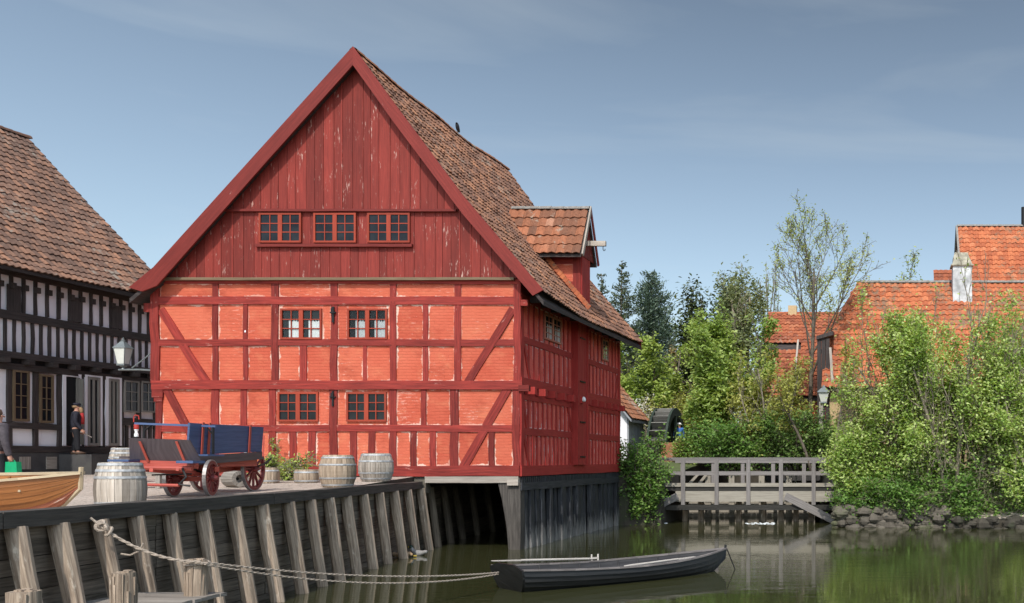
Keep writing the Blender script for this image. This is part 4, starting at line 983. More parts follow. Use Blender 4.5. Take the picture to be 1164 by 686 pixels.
# ================================================================== boats
def make_boat(t, stern, d, L, beam, zk, sheer, tw, hullmat, inmat, railmat, rows=7, bottom=None, thw=None, rake=.16, tumble=1., heel=0., lap=.032):
    stern, d = Vector(stern), Vector(d).normalized(); lat = Vector((d.y, -d.x, 0)); up = Vector((0, 0, 1))
    lat, up = (lat-up*heel).normalized(), (up+lat*heel).normalized()
    NS = 22
    def hb_(s): return max(.012, (tw+(beam/2-tw)*math.sin(min(1, s/.45)*math.pi/2)) if s < .45 else beam/2*max(0, 1-((s-.45)/.55)**2.3))
    def zs_(s): return sheer[1]+(sheer[0]-sheer[1])*max(0, 1-s/.5)**2+(sheer[2]-sheer[1])*max(0, (s-.45)/.55)**2
    def zk_(s): return zk+(.04*max(0, .25-s)/.25)+(sheer[2]-zk)*.62*max(0, (s-.80)/.2)**2.6
    def pt(s, g, side, off=0.):
        b = hb_(s); zz = zk_(s)+(zs_(s)-zk_(s))*(1-math.cos(g*math.pi/2))**.80
        y = b*math.sin(g*math.pi/2)**.62
        x = s*L-rake*(1-s)**6*g+.10*max(0, s-.8)/.2*g
        n = Vector((0, 0, 0)); 
        return stern+d*x+lat*side*(y+off)+up*(zz-abs(off)*.3)
    for nm, (g0, g1), mat in ((('hull', (0, rows), hullmat),) if bottom is None else (('hull', (3, rows), hullmat), ('bottom_planks', (0, 3), bottom))):
        mb = MB()
        for side in (-1, 1):
            for k in range(g0, g1):
                ga, gb_ = (k/rows)**.85, ((k+1)/rows)**.85; u0 = R.random()*20
                vs, fs, uv = [], [], []
                for i in range(NS+1):
                    s = i/NS; vs += [pt(s, max(0, ga-.02), side, lap), pt(s, gb_, side, .002)]; uv.append(s*L+u0)
                for i in range(NS): fs.append([2*i, 2*i+2, 2*i+3, 2*i+1])
                w = .16
                mb.add(vs, fs, [[(uv[i], 0), (uv[i+1], 0), (uv[i+1], w), (uv[i], w)] for i in range(NS)])
                # little lip under each lap
                vs = []
                for i in range(NS+1): s = i/NS; vs += [pt(s, max(0, ga-.02), side, lap), pt(s, max(0, ga-.02), side, -.01)]
                mb.add(vs, fs, [[(uv[i], 0), (uv[i+1], 0), (uv[i+1], .02), (uv[i], .02)] for i in range(NS)])
        mb.build(nm, mat, t, recalc=False)
    mb = MB()
    for side in (-1, 1):
        vs, fs, uv = [], [], []
        for i in range(NS+1):
            s = i/NS
            for k in range(6): vs.append(pt(s, .12+.88*k/5, side, -.035 if hb_(s) > .06 else 0))
        for i in range(NS):
            for k in range(5): fs.append([i*6+k, i*6+k+1, i*6+k+7, i*6+k+6]); uv.append([(i*.2, k*.15), (i*.2, k*.15+.15), (i*.2+.2, k*.15+.15), (i*.2+.2, k*.15)])
        mb.add(vs, fs, uv)
    vs = []
    for i in range(NS+1): s = i/NS; vs += [pt(s, .28, -1, -.04 if hb_(s) > .06 else 0), pt(s, .28, 1, -.04 if hb_(s) > .06 else 0)]
    mb.add(vs, [[2*i, 2*i+1, 2*i+3, 2*i+2] for i in range(NS)])
    mb.build('inner_planking', inmat, t, recalc=False)
    mb = MB()
    for k in range(2, NS-3, 2):
        for side in (-1, 1):
            s = k/NS; mb.tube([pt(s, g, side, -.05) for g in (.3, .5, .7, .85, .98)], .018, 5)
    mb.build('rib', inmat, t)
    for side in (-1, 1):
        mb = MB(); 
        for i in range(NS):
            q = lambda s: [pt(s, 1, side, -.045), pt(s, 1, side, .04), pt(s, 1, side, .04)+up*.035, pt(s, 1, side, -.045)+up*.035]
            mb.prism(q(i/NS), q((i+1)/NS))
        mb.build('gunwale', railmat, t)
    # transom
    gs = [k/8 for k in range(9)]; ring_ = [pt(0, g, -1, .01) for g in gs[::-1]]+[pt(0, g, 1, .01) for g in gs[1:]]
    top = ring_[0].lerp(ring_[-1], .5)+up*.09
    mb = MB(); mb.poly(ring_+[ring_[-1].lerp(top, .5)+up*.045, top, ring_[0].lerp(top, .5)+up*.045], d*-.04); mb.build('transom', hullmat, t)
    mb = MB(); mb.tube([stern+d*(.3)+up*(zk-.03), stern+d*L*.5+up*(zk-.05), stern+d*L*.82+up*zk_(.82), stern+d*(L*.95)+up*zk_(.95), stern+d*(L+.05)+up*(zk_(1)+.02), stern+d*(L+.085)+up*(sheer[2]+.09)], .034, 6); mb.build('stem', railmat if bottom else hullmat, t)
    for s in thw or ():
        mb = MB(); a, b = pt(s, .8, -1, -.03), pt(s, .8, 1, -.03); mb.bar(a, b, .22, .03, side=d); mb.build('thwart', inmat if not bottom else railmat, t)
    return pt, d, lat
dirb = Vector((.695, .719, 0)); st0 = Vector((-7.36, 20.40, 0))
BB = thing('rowing_boat', 'black tarred clinker rowing boat moored on the pond', 'boat', tuple(st0))
pt_, db, lb = make_boat(BB, st0, dirb, 5.2, 1.65, -.16, (.45, .35, .50), .68, 'blackboat', 'boatin', 'rubrail', 6, None, (.16, .42, .66))
mb = MB(); q = pt_(.99, 1, -1)+db*.10; mb.tube([q, q+Vector((.10, 0, -.25)), q+Vector((.22, 0, -.55)), q+Vector((.28, 0, -.80))], .014, 5); mb.build('mooring_chain', 'iron', BB)
q = pt_(.44, 1, -1); mb = MB()
for k in (-.08, .08): mb.bar(q+db*k+Vector((0, 0, .02)), q+db*k+Vector((0, 0, .16)), .03, .03)
mb.bar(q+db*-.09+Vector((0, 0, .075)), q+db*.09+Vector((0, 0, .075)), .04, .025); mb.build('oarlock', 'oar', BB)
def oar(a, b, label):
    t = MB(); a, b = Vector(a), Vector(b); c = a.lerp(b, .74); t.tube([a, a.lerp(b, .1), c], [.018, .026, .024], 8); t.bar(c, b, .05, .03, w1=.14, t1=.012, side=(b-a).cross(Vector((0, 0, 1))))
    tag(t.build('oar', 'oar', loc=tuple(a)), label, 'oar', 'oars in the black boat')
oar(pt_(.40, .9, 1)+Vector((0, 0, .08))-lb*.1, pt_(.80, .92, 1)-lb*.18+Vector((0, 0, .05)), 'bleached oar lying forward inside the near side of the black boat')
oar(pt_(.44, 1, -1)+Vector((0, 0, .06)), pt_(-.0, 1, -1)+Vector((0, 0, .10))+lb*.05, 'bleached oar laid aft along the far rail of the black boat')
bt0 = Vector((-16.5, 15.45, 1.78))
BW = thing('rowing_boat', 'varnished brown rowing boat with pale rails standing ashore on the quay', 'boat', tuple(bt0))
pw, dw, lw = make_boat(BW, (-16.5, 15.35+.22, -.04), (1, .03, 0), 4.22, 1.55, 1.78, (2.45, 2.36, 2.47), .6, 'varnish', 'varnish', 'boatpale', 8, 'bottompaint', (.3, .6, .84), tumble=1, heel=.10, lap=.010)
mb = MB(); mb.tube([pw(.78, 1, 1)+Vector((0, -.02, -.18)), pw(.78, 1, 1)+Vector((0, 0, .12))], .025, 6); mb.tube([pw(.86, .9, 1), pw(.80, .9, -1)], .03, 6); mb.build('cross_bar', 'boatpale', BW)
one('keel_block', 'sheet', BW, lambda m: m.box((-13.2, 15.1, 1.6), (-13.0, 15.9, 1.74)))

# ================================================================== barrels and tubs
def barrel_mesh(t, c, r, h, squat=.80, hoops=(.07, .24, .72, .85, .965), plant=False, mat='barrel'):
    c = Vector(c); rz_ = lambda z: r*(squat+(1-squat)*(1-(2*z-1)**2)); n = 22
    mb = MB()
    for j in range(n):   # staves
        a0, a1 = 2*math.pi*j/n, 2*math.pi*(j+1)/n-.012; off = R.random()*30; vs, uv, fs = [], [], []
        for i in range(9):
            z = i/8
            for a in (a0, a1): vs.append(c+Vector((math.cos(a)*rz_(z), math.sin(a)*rz_(z), z*h)))
        for i in range(8): fs.append([2*i, 2*i+1, 2*i+3, 2*i+2]); uv.append([(off+i*h/8, 0), (off+i*h/8, .1), (off+i*h/8+h/8, .1), (off+i*h/8+h/8, 0)])
        mb.add(vs, fs, uv)
    for z, d in ((.955, 0),):
        q = [c+Vector((math.cos(a)*rz_(z)*.97, math.sin(a)*rz_(z)*.97, h*z)) for a in [2*math.pi*j/n for j in range(n)]]; mb.add(q, [list(range(n))])
    mb.build('staves', mat, t, recalc=False)
    for z in hoops:
        mb = MB(); w = .017/h*1.1
        mb.lathe(c+Vector((0, 0, (z-w)*h)), [(rz_(z-w)+.0, 0), (rz_(z-w)+.008, .001), (rz_(z+w)+.008, 2*w*h), (rz_(z+w), 2*w*h+.001)], 24); mb.build('hoop', 'hoop', t)
def barrel(u, y, r, h, label, **k):
    x = (u-PX)/F*y; t = thing('barrel', label, 'barrel', (x, y, gz(x, y)), group='wooden barrels on the quay'); barrel_mesh(t, (x, y, gz(x, y)), r, h, **k); return t
barrel(137, 15.9, .345, .83, 'large grey barrel on the quay edge between the brown boat and the wagon')
barrel(142, 26, .345, .90, 'grey barrel farther back, behind the one at the quay edge')
barrel(384, 24.0, .40, .76, 'squat brown barrel nearest the small tub by the red house', squat=.78, hoops=(.07, .28, .70, .92), mat='barrel_brown')
barrel(427.5, 26.8, .43, .74, 'squat pale barrel at the end of the quay by the red house', squat=.78, hoops=(.1, .3, .72, .94))
def tub(u, y, r, h, label):
    x = (u-PX)/F*y; t = thing('planter_tub', label, 'tub', (x, y, gz(x, y)), group='half barrel tubs'); barrel_mesh(t, (x, y, gz(x, y)), r, h, squat=.9, hoops=(.15, .8), mat='barrel_brown'); return x, y
tub(305, 25.8, .26, .40, 'half barrel tub with leafy plants behind the wagon wheel')
tub(349, 26.0, .30, .34, 'low brown half barrel tub beside the squat barrel')
lg = thing('hollow_log', 'short hollow log lying on the cobbles under the wagon', 'log', (-15.1, 23.8, gz(-15.1, 23.8)))
mb = MB(); ax = Vector((.85, -.5, 0)).normalized(); c0 = Vector((-15.45, 24.0, gz(-15, 24)+.2))
mb.lathe(c0, [(.18, 0), (.21, .08), (.20, .5), (.19, .52), (.10, .52), (.09, .40), (.0, .39)], 16, axis=ax); mb.build('log', 'grey', lg)
mb = MB(); mb.lathe(c0, [(.0, .392), (.088, .394)], 12, axis=ax); mb.build('hollow', 'void', lg)
bn = thing('plank_bench', 'low grey plank bench behind the front of the wagon', 'bench', (-17.2, 23.5, gz(-17, 23.5)))
g = gz(-17, 23.5); mb = MB(); mb.box((-17.7, 23.3, g+.33), (-16.5, 23.65, g+.40)); mb.build('seat', 'grey', bn)
for x in (-17.6, -16.7): one('leg', 'grey', bn, lambda m: m.box((x, 23.32, g), (x+.1, 23.62, g+.33)))

# ================================================================== wagon
W = thing('horse_wagon', 'open wooden wagon with blue side boards, dark front board and red undercarriage', 'wagon', (-13.9, 20.8, gz(-13.9, 20.8)))
def wheel(c, r, name='wheel', rot=0., nsp=12):
    c = Vector(c); ax = Vector((math.cos(rot), math.sin(rot), 0))
    mb = MB(); mb.ring(c, ax, r-.085, r-.022, .07, 28); s = Vector((0, 0, 1)); k = ax.cross(s)
    mb.lathe(c-ax*.13, [(.04, 0), (.075, .04), (.085, .13), (.07, .2), (.035, .26)], 12, axis=ax)
    for i in range(nsp):
        a = 2*math.pi*i/nsp; d = s*math.cos(a)+k*math.sin(a); mb.bar(c+d*.07, c+d*(r-.08), .042, .032, side=ax)
    w = mb.build(name, 'wheelred', W)
    mb = MB(); mb.ring(c, ax, r-.024, r, .062, 32); mb.build('tyre', 'tyre', w)
gw = gz(-13.9, 20.4); gw2 = gz(-13.9, 22.3)
wheel((-13.52, 20.45, gw+.375), .375, rot=.26); wheel((-14.25, 20.40, gw+.375), .375, rot=.20)
wheel((-13.87, 22.40, gw2+.50), .50, rot=.13); wheel((-14.95, 22.30, gw2+.50), .50, rot=.13)
def wp(name, mat, fn, par=W): return one(name, mat, par, fn)
wp('axle', 'wagonred', lambda m: m.bar((-14.4, 20.6, gw+.355), (-13.45, 20.45, gw+.355), .09, .08)); wp('axle', 'wagonred', lambda m: m.bar((-15.0, 22.32, gw2+.50), (-13.8, 22.40, gw2+.50), .10, .09))
bz = 2.64
wp('bed', 'wagondark', lambda m: [m.box((-14.85+.2*i*1.0, 19.75, bz+.0), (-14.85+.2*i+.19, 22.25, bz+.05)) for i in range(6)])
wp('bed_side_rail', 'wagondark', lambda m: m.prism([(-13.63, 20.02, bz-.13), (-13.57, 20.02, bz-.13), (-13.57, 20.02, bz+.055), (-13.63, 20.02, bz+.055)], [(-13.63, 22.30, bz+.0), (-13.57, 22.30, bz+.0), (-13.57, 22.30, bz+.16), (-13.63, 22.30, bz+.16)]))
for xx in (-14.7, -13.75): wp('chassis_beam', 'wagonred', lambda m: m.box((xx, 19.7, bz-.16), (xx+.09, 22.2, bz-.01)))
wp('chassis_beam', 'wagonred', lambda m: m.box((-14.55, 19.45, bz-.19), (-13.18, 19.58, bz-.03)))
wp('chassis_beam', 'wagonred', lambda m: m.box((-14.4, 20.55, bz-.26), (-13.5, 20.68, bz-.16)))
wp('bolster', 'wagonred', lambda m: (m.box((-14.3, 20.4, gw+.42), (-13.6, 20.55, gw+.54)), m.box((-14.8, 22.3, gw2+.5), (-14.0, 22.46, gw2+.62)), m.bar((-14.0, 20.5, gw+.45), (-14.3, 22.4, gw2+.5), .09, .09)))
wp('bolster', 'wagonred', lambda m: [m.bar((x, 22.38, gw2+.48), (x, 22.38, bz-.1), .06, .06) for x in (-14.6, -14.1)]+[m.bar((x, 20.5, gw+.48), (x, 20.5, bz-.1), .06, .06) for x in (-14.2, -13.7)])
for x, y, z in ((-13.75, 22.4, gw2+.5), (-14.7, 22.4, gw2+.5), (-13.68, 20.5, gw+.42)): wp('leaf_spring', 'iron', lambda m: m.tube([(x, y-.45, z+.22), (x, y-.2, z+.10), (x, y, z+.06), (x, y+.2, z+.10), (x, y+.45, z+.22)], .025, 5))
wp('swingletree', 'wagonred', lambda m: (m.tube([(-14.5, 19.35, gw+.60), (-13.15, 19.35, gw+.58)], .045, 8), m.tube([(-14.3, 19.2, gw+.28), (-13.3, 19.2, gw+.26)], .028, 8), m.bar((-13.9, 19.3, gw+.55), (-13.9, 20.5, gw+.45), .07, .07), m.bar((-14.2, 19.3, gw+.56), (-13.95, 20.5, gw+.45), .05, .05), m.bar((-13.4, 19.3, gw+.56), (-13.75, 20.5, gw+.45), .05, .05)))
wp('harness_iron', 'iron', lambda m: (m.tube([(-14.3, 19.3, gw+.58), (-14.36, 19.25, gw+.45), (-14.3, 19.2, gw+.30)], .022, 5), m.tube([(-13.3, 19.3, gw+.58), (-13.22, 19.28, gw+.42), (-13.3, 19.2, gw+.28), (-13.12, 19.25, gw+.25)], .022, 5), m.tube([(-14.1, 19.6, gw+.45), (-13.4, 19.7, gw+.47)], .016, 5)))
# front board, tilted towards the horses, with two irons
F0 = 19.35
fb = wp('front_board', 'wagondark', lambda m: m.prism([(-14.42, F0+.10, bz-.02), (-13.05, F0+.10, bz-.06), (-13.05, F0+.14, bz-.06), (-14.42, F0+.14, bz-.02)], [(-14.30, F0-.08, bz+.40), (-13.16, F0-.08, bz+.36), (-13.16, F0-.04, bz+.36), (-14.30, F0-.04, bz+.40)]))
[wp('board_iron', 'wagonred', lambda m: m.bar((x, F0+.085, bz-.06), (x-.04, F0-.09, bz+.33), .045, .015, side=(1, 0, 0)), fb) for x in (-14.05, -13.35)]
wp('footboard', 'wagonblue', lambda m: (m.box((-14.62, 19.15, bz-.055), (-14.22, 19.55, bz-.01)), m.box((-13.32, 19.15, bz-.085), (-13.0, 19.5, bz-.035)), m.box((-13.3, 19.6, bz+.055), (-13.02, 20.1, bz+.09))))
# seat with its rail
wp('seat_rail', 'wagonblue', lambda m: m.prism([(-14.92, 20.25, 3.33), (-14.92, 20.31, 3.33), (-14.92, 20.31, 3.37), (-14.92, 20.25, 3.37)], [(-13.30, 20.25, 3.27), (-13.30, 20.31, 3.27), (-13.30, 20.31, 3.31), (-13.30, 20.25, 3.31)]))
wp('rail_bracket', 'iron', lambda m: (m.tube([(-14.74, 20.28, 3.34), (-14.74, 20.28, 2.70)], .022, 6), m.tube([(-13.36, 20.28, 3.28), (-13.36, 20.28, 2.70)], .026, 6), m.tube([(-13.36, 20.28, 3.12), (-13.48, 20.28, 3.26)], .018, 6), m.tube([(-14.74, 20.28, 3.20), (-14.6, 20.28, 3.32)], .018, 6)))
sb = wp('side_board', 'wagonblue', lambda m: m.prism([(-13.66, 19.92, bz+.07), (-13.62, 19.92, bz+.07), (-13.58, 19.92, 3.35), (-13.62, 19.92, 3.35)], [(-13.66, 22.30, bz+.16), (-13.62, 22.30, bz+.16), (-13.58, 22.30, 3.34), (-13.62, 22.30, 3.34)], 4, .004))
[wp('board_stay', 'wagonred', lambda m: m.bar((-13.595, y, bz+.0), (-13.555, y, 3.37), .05, .02, side=(0, 1, 0)), sb) for y in (20.28, 20.48, 21.80)]
wp('stay_rod', 'wagonred', lambda m: m.tube([(-13.38, 21.95, bz+.05), (-13.56, 22.28, 3.15)], .018, 6), sb)
# small red pump
pp = thing('hand_pump', 'small red hand pump standing behind the wagon', 'pump', tuple(P(155, 530, 27)))
b0 = P(155, 530, 27); z = lambda v: P(155, v, 27).z
mb = MB(); mb.lathe((b0.x, b0.y, gz(b0.x, b0.y)), [(.10, 0), (.10, .06), (.06, .1), (.06, z(497)-2.05)], 12); mb.build('stand', 'iron', pp)
mb = MB(); mb.lathe((b0.x, b0.y, z(497)), [(.05, 0), (.05, .08), (.035, .1), (.035, .16), (.05, .18), (.05, .20)], 12); mb.build('sight_glass', 'white', pp)
mb = MB(); mb.lathe((b0.x, b0.y, z(488)), [(.055, 0), (.06, .05), (.055, .13), (.02, .15)], 12); mb.tube([(b0.x-.07, b0.y, z(480)), (b0.x-.07, b0.y, z(474)), (b0.x-.03, b0.y, z(472)), (b0.x+.06, b0.y, z(473)), (b0.x+.07, b0.y, z(477))], .014, 6); mb.build('pump_head', 'redpump', pp)

# ================================================================== people
def figure(label, base, face, pal, h=1.7, cap=None, beard=None, arms='down', legs=.10, stick=False):
    t = thing('person', label, 'person', tuple(base)); b = Vector(base); f = Vector((*face, 0)).normalized(); s = Vector((f.y, -f.x, 0)); z = Vector((0, 0, 1)); k = h/1.7
    q = lambda x, y, zz: b+(f*x+s*y+z*zz)*k
    hands = {'down': [(.05, .27, .80), (.05, -.27, .80)], 'fwd': [(.16, .25, .82), (.14, -.25, .80)]}[arms]
    elb = [(-.03, .26, 1.08), (-.03, -.26, 1.08)]
    v = [q(0, 0, .92), q(.0, 0, 1.15), q(.0, 0, 1.36), q(.02, 0, 1.46), q(.04, 0, 1.56), q(.05, 0, 1.64)]
    e = [(0, 1), (1, 2), (2, 3), (3, 4), (4, 5)]; r = [.13, .12, .13, .055, .085, .08]
    for i, sg in enumerate((1, -1)):
        n = len(v); v += [q(0, .19*sg, 1.38), q(*elb[i]), q(*hands[i]), q(hands[i][0]+.04, hands[i][1], hands[i][2]-.10)]; e += [(2, n), (n, n+1), (n+1, n+2), (n+2, n+3)]; r += [.06, .045, .035, .03]
        n = len(v); v += [q(.02+legs*.3*sg, .09*sg, .50), q(legs*sg, .09*sg, .07), q(legs*sg+.14, .10*sg, .04)]; e += [(0, n), (n, n+1), (n+1, n+2)]; r += [.065, .05, .035]
    skin('body', v, e, [x*k for x in r], 'skin', t)
    # trousers
    v = [q(0, 0, .95)]; e = []; r = [.145]
    for sg in (1, -1):
        n = len(v); v += [q(.01, .09*sg, .80), q(.02+legs*.3*sg, .09*sg, .48), q(legs*sg, .09*sg, .10)]; e += [(0, n), (n, n+1), (n+1, n+2)]; r += [.11, .085, .075]
    skin('trousers', v, e, [x*k for x in r], pal['trousers'], t)
    v = [q(-.01, 0, .84), q(0, 0, 1.05), q(0, 0, 1.25), q(0, 0, 1.40), q(.0, 0, 1.46)]; e = [(0, 1), (1, 2), (2, 3), (3, 4)]; r = [.175, .165, .165, .13, .07]
    for i, sg in enumerate((1, -1)):
        n = len(v); v += [q(0, .20*sg, 1.39), q(*elb[i]), q(*hands[i])]; e += [(3, n), (n, n+1), (n+1, n+2)]; r += [.085, .068, .052]
    skin('coat', v, e, [x*k for x in r], pal['coat'], t)
    if 'shirt' in pal:
        mb = MB(); c = [q(.165, 0, z_) for z_ in (1.02, 1.15, 1.28, 1.40)]; mb.tube(c, [.07*k, .075*k, .07*k, .045*k], 10); mb.build('shirt', pal['shirt'], t, True)
    for sg in (1, -1):
        mb = MB(); mb.tube([q(legs*sg-.07, .09*sg, .05), q(legs*sg+.05, .095*sg, .055), q(legs*sg+.2, .10*sg, .03)], [.05*k, .055*k, .03*k], 8); mb.build('shoe', 'shoe', t, True)
    hc = q(.045, 0, 1.60)
    mb = MB(); mb.tube([q(.13, 0, 1.595), q(.165, 0, 1.575)], [.012, .018], 6)
    for sg in (1, -1): mb.tube([q(.04, .085*sg, 1.58), q(.04, .098*sg, 1.60)], [.02, .012], 6)
    mb.build('nose_and_ears', 'skin', t, True)
    mb = MB()
    for sg in (1, -1): mb.lathe(q(.128, .033*sg, 1.615), [(0, -.01), (.012, 0), (0, .01)], 6)
    mb.build('eyes', 'void', t, True)
    if cap == 'cap':
        mb = MB(); mb.lathe(q(.03, 0, 1.645), [(.098*k, -.01), (.108*k, .02), (.12*k, .05), (.10*k, .085), (.0, .095)], 14); mb.poly([q(.10, .07, 1.645), q(.20, .05, 1.635), q(.20, -.05, 1.635), q(.10, -.07, 1.645)], (0, 0, .012)); mb.build('cap', 'coat', t)
    elif cap == 'white':
        mb = MB(); mb.lathe(q(.03, 0, 1.64), [(.17*k, 0), (.11*k, .02), (.10*k, .08), (.0, .10)], 14); mb.build('sun_hat', 'white', t)
    if cap != 'cap':
        mb = MB(); mb.lathe(q(.0, 0, 1.53), [(.03, 0), (.095*k, .05), (.108*k, .12), (.09*k, .185), (0, .21)], 14); mb.build('hair', 'hair', t, True)
    else:
        mb = MB(); mb.lathe(q(-.01, 0, 1.55), [(.05, 0), (.093*k, .04), (.1*k, .09)], 12); mb.build('hair', 'beard', t, True)
    if beard:
        mb = MB(); mb.tube([q(.10, 0, 1.575), q(.135, 0, 1.52), q(.15, 0, 1.44), q(.155, 0, 1.36)], [.06*k, .068*k, .06*k, .02*k], 9); mb.build('beard', 'beard', t, True)
    # hands: palm, four fingers and thumb, curled
    for i in range(2):
        H = q(*hands[i]); mb = MB(); d = (q(hands[i][0]+.04, hands[i][1], hands[i][2]-.10)-H).normalized(); w = f
        mb.bar(H, H+d*.09, .075, .03, side=w)
        for j in range(4):
            p = H+d*.085+w*(.028-.019*j); L_ = (.05, .058, .055, .04)[j]; n_ = -s if i == 0 else s
            mb.tube([p, p+d*L_*.6+n_*.006, p+d*L_*.9+n_*.03], [.009, .008, .006], 6)
        p = H+d*.02+w*.036; mb.tube([p, p+d*.03+w*.02, p+d*.055+w*.022], [.011, .010, .007], 6); mb.build('hand', 'skin', t, True)
    return t, q
pm = Vector(((86-PX)/F*33.3, 33.3, 2.80))
man, qm = figure('bearded man in a flat cap and navy coat standing at the open doorway', pm, (.76, .65), dict(coat='coat', trousers='trousers', shirt='redshirt'), 1.66, 'cap', True, 'fwd', .06)
mb = MB(); mb.tube([qm(.12, .27, .76), qm(.42, .12, .58)], .016, 6); tag(mb.build('walking_stick', 'oar'), 'thin pale stick held by the bearded man', 'stick')
pw2 = Vector(((-5-PX)/F*20.0, 20.0, gz(-17, 20)))
wom, qw = figure('passer-by in a grey brown jacket carrying a green bag at the picture edge', pw2, (.2, .98), dict(coat='greybeige', trousers='trousers'), 1.74, None, False, 'down', .08)
mb = MB(); c = qw(.06, .27, .68); mb.poly([c+Vector((-.17, .0, .02)), c+Vector((.12, 0, .02)), c+Vector((.15, 0, -.42)), c+Vector((-.20, 0, -.42))], (0, .12, 0)); mb.tube([c+Vector((-.08, .06, .02)), c+Vector((-.02, .06, .10)), c+Vector((.05, .06, .02))], .012, 5)
tag(mb.build('shopping_bag', 'greenbag'), 'bright green bag carried by the passer-by at the picture edge', 'bag')
vz = 4.55-1.72
vis, _ = figure('visitor in a blue jacket and white sun hat beyond the water wheel', Vector(((772-PX)/F*57, 57, 3.0)), (.5, -.8), dict(coat='bluecloth', trousers='trousers'), 1.68, 'white', False, 'down', .05)
# ================================================================== foot bridge
BRY, BRR = 42.0, 45.4
BG = thing('footbridge', 'grey timber footbridge with plain railings over the mill stream', 'bridge', (-5.5, BRY, 1.4))
bx_ = lambda u, y=BRY: (u-PX)/F*y
bzv = lambda v, y=BRY: EYE-(v-PY)/F*y
def bp(n, mat, fn): return one(n, mat, BG, fn)
X0, X1 = bx_(738), bx_(968)
bp('hand_rail', 'bridge', lambda m: m.box((X0, BRY-.09, bzv(524)), (X1, BRY+.09, bzv(520.3))))
bp('mid_rail', 'bridge', lambda m: m.box((X0, BRY-.045, bzv(540)), (X1, BRY+.03, bzv(536))))
bp('hand_rail', 'bridge', lambda m: m.box((X0+.4, BRR-.09, bzv(526.6, BRR)), (X1+.4, BRR+.09, bzv(523.2, BRR))))
bp('mid_rail', 'bridge', lambda m: m.box((X0+.4, BRR-.04, bzv(540.5, BRR)), (X1+.4, BRR+.04, bzv(537, BRR))))
for u in (740, 777, 815, 851, 888, 925, 962): bp('railing_post', 'bridge', lambda m: m.box((bx_(u)-.082, BRY-.12, bzv(574)), (bx_(u)+.082, BRY-.047, bzv(522.5))))
for u in (776, 811, 844.5, 879, 914, 949): bp('railing_post', 'bridge', lambda m: m.box((bx_(u, BRR)-.085, BRR-.06, bzv(553, BRR)), (bx_(u, BRR)+.085, BRR+.06, bzv(524.5, BRR))))
mb = MB(); x = X0
while x < X1:
    mb.box((x, BRY-.02, 1.50+R.uniform(0, .008)), (x+.235, BRR+.1, 1.56)); x += .245
mb.build('deck', 'bridge', BG)
bp('deck_edge', 'bridge_pale', lambda m: m.box((X0, BRY-.045, bzv(553.5)), (X1, BRY-.021, bzv(549.3))))
bp('girder', 'bridge_pale', lambda m: m.box((bx_(768), BRY-.03, bzv(570.5)), (bx_(948), BRY+.12, bzv(558.5))))
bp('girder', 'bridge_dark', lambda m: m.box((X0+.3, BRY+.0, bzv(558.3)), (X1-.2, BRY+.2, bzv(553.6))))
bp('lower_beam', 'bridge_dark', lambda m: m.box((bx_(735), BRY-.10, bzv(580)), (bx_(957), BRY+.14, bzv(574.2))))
bp('girder', 'bridge_dark', lambda m: m.box((X0, BRR-.3, 1.1), (X1, BRR-.1, 1.5)))
bp('strut', 'bridge', lambda m: m.bar((bx_(771), BRY-.16, bzv(564)), (bx_(717), BRY-.20, bzv(592)), .30, .10))
bp('strut', 'bridge', lambda m: m.bar((bx_(893), BRY-.16, bzv(564)), (bx_(949), BRY-.20, bzv(592)), .30, .10))
for u in (779, 797, 840, 868, 888, 905, 922): bp('pile', 'post', lambda m: m.box((bx_(u, 43.4)-.11, 43.3, -.8), (bx_(u, 43.4)+.11, 43.5, 1.3)))
sg = thing('sluice_boards', 'pale sluice boards and stub posts in the stream behind the footbridge', 'sluice', (-6.3, 46.6, 0))
for u in (805, 832, 866, 897): one('stub_post', 'bridge_pale', sg, lambda m: m.box((bx_(u, 46.6)-.13, 46.5, -.5), (bx_(u, 46.6)+.13, 46.75, bzv(541, 46.6))))
mb = MB()
for k in range(4): mb.box((-9.0, 46.76, -.4+k*.3), (-3.0, 46.82, -.12+k*.3))
mb.build('board', 'bridge_pale', sg)
mb = MB(); mb.bar((bx_(783, 46.4), 46.4, bzv(551, 46.4)), (bx_(793, 46.4), 46.4, bzv(540, 46.4)), .12, .1); mb.bar((bx_(803, 46.4), 46.4, bzv(540, 46.4)), (bx_(794, 46.4), 46.4, bzv(551, 46.4)), .12, .1); mb.build('brace', 'bridge_pale', sg)
mb = MB()
for (u0, u1, v0, v1) in ((737, 772, 584, 592), (868, 895, 585, 591)):
    for k in range(34):
        u, v = R.uniform(u0, u1), R.uniform(v0, v1); p = wat(u, v+ .0); s = R.uniform(.015, .05)
        mb.lathe((p.x, 41.6+R.uniform(-.5, .5), .0), [(s*2.2, 0), (s*1.6, s*.35), (0, s*.5)], 6)
tag(mb.build('foam', 'foam', smooth=True), 'white foam where the stream falls under the footbridge', 'foam', kind='stuff')
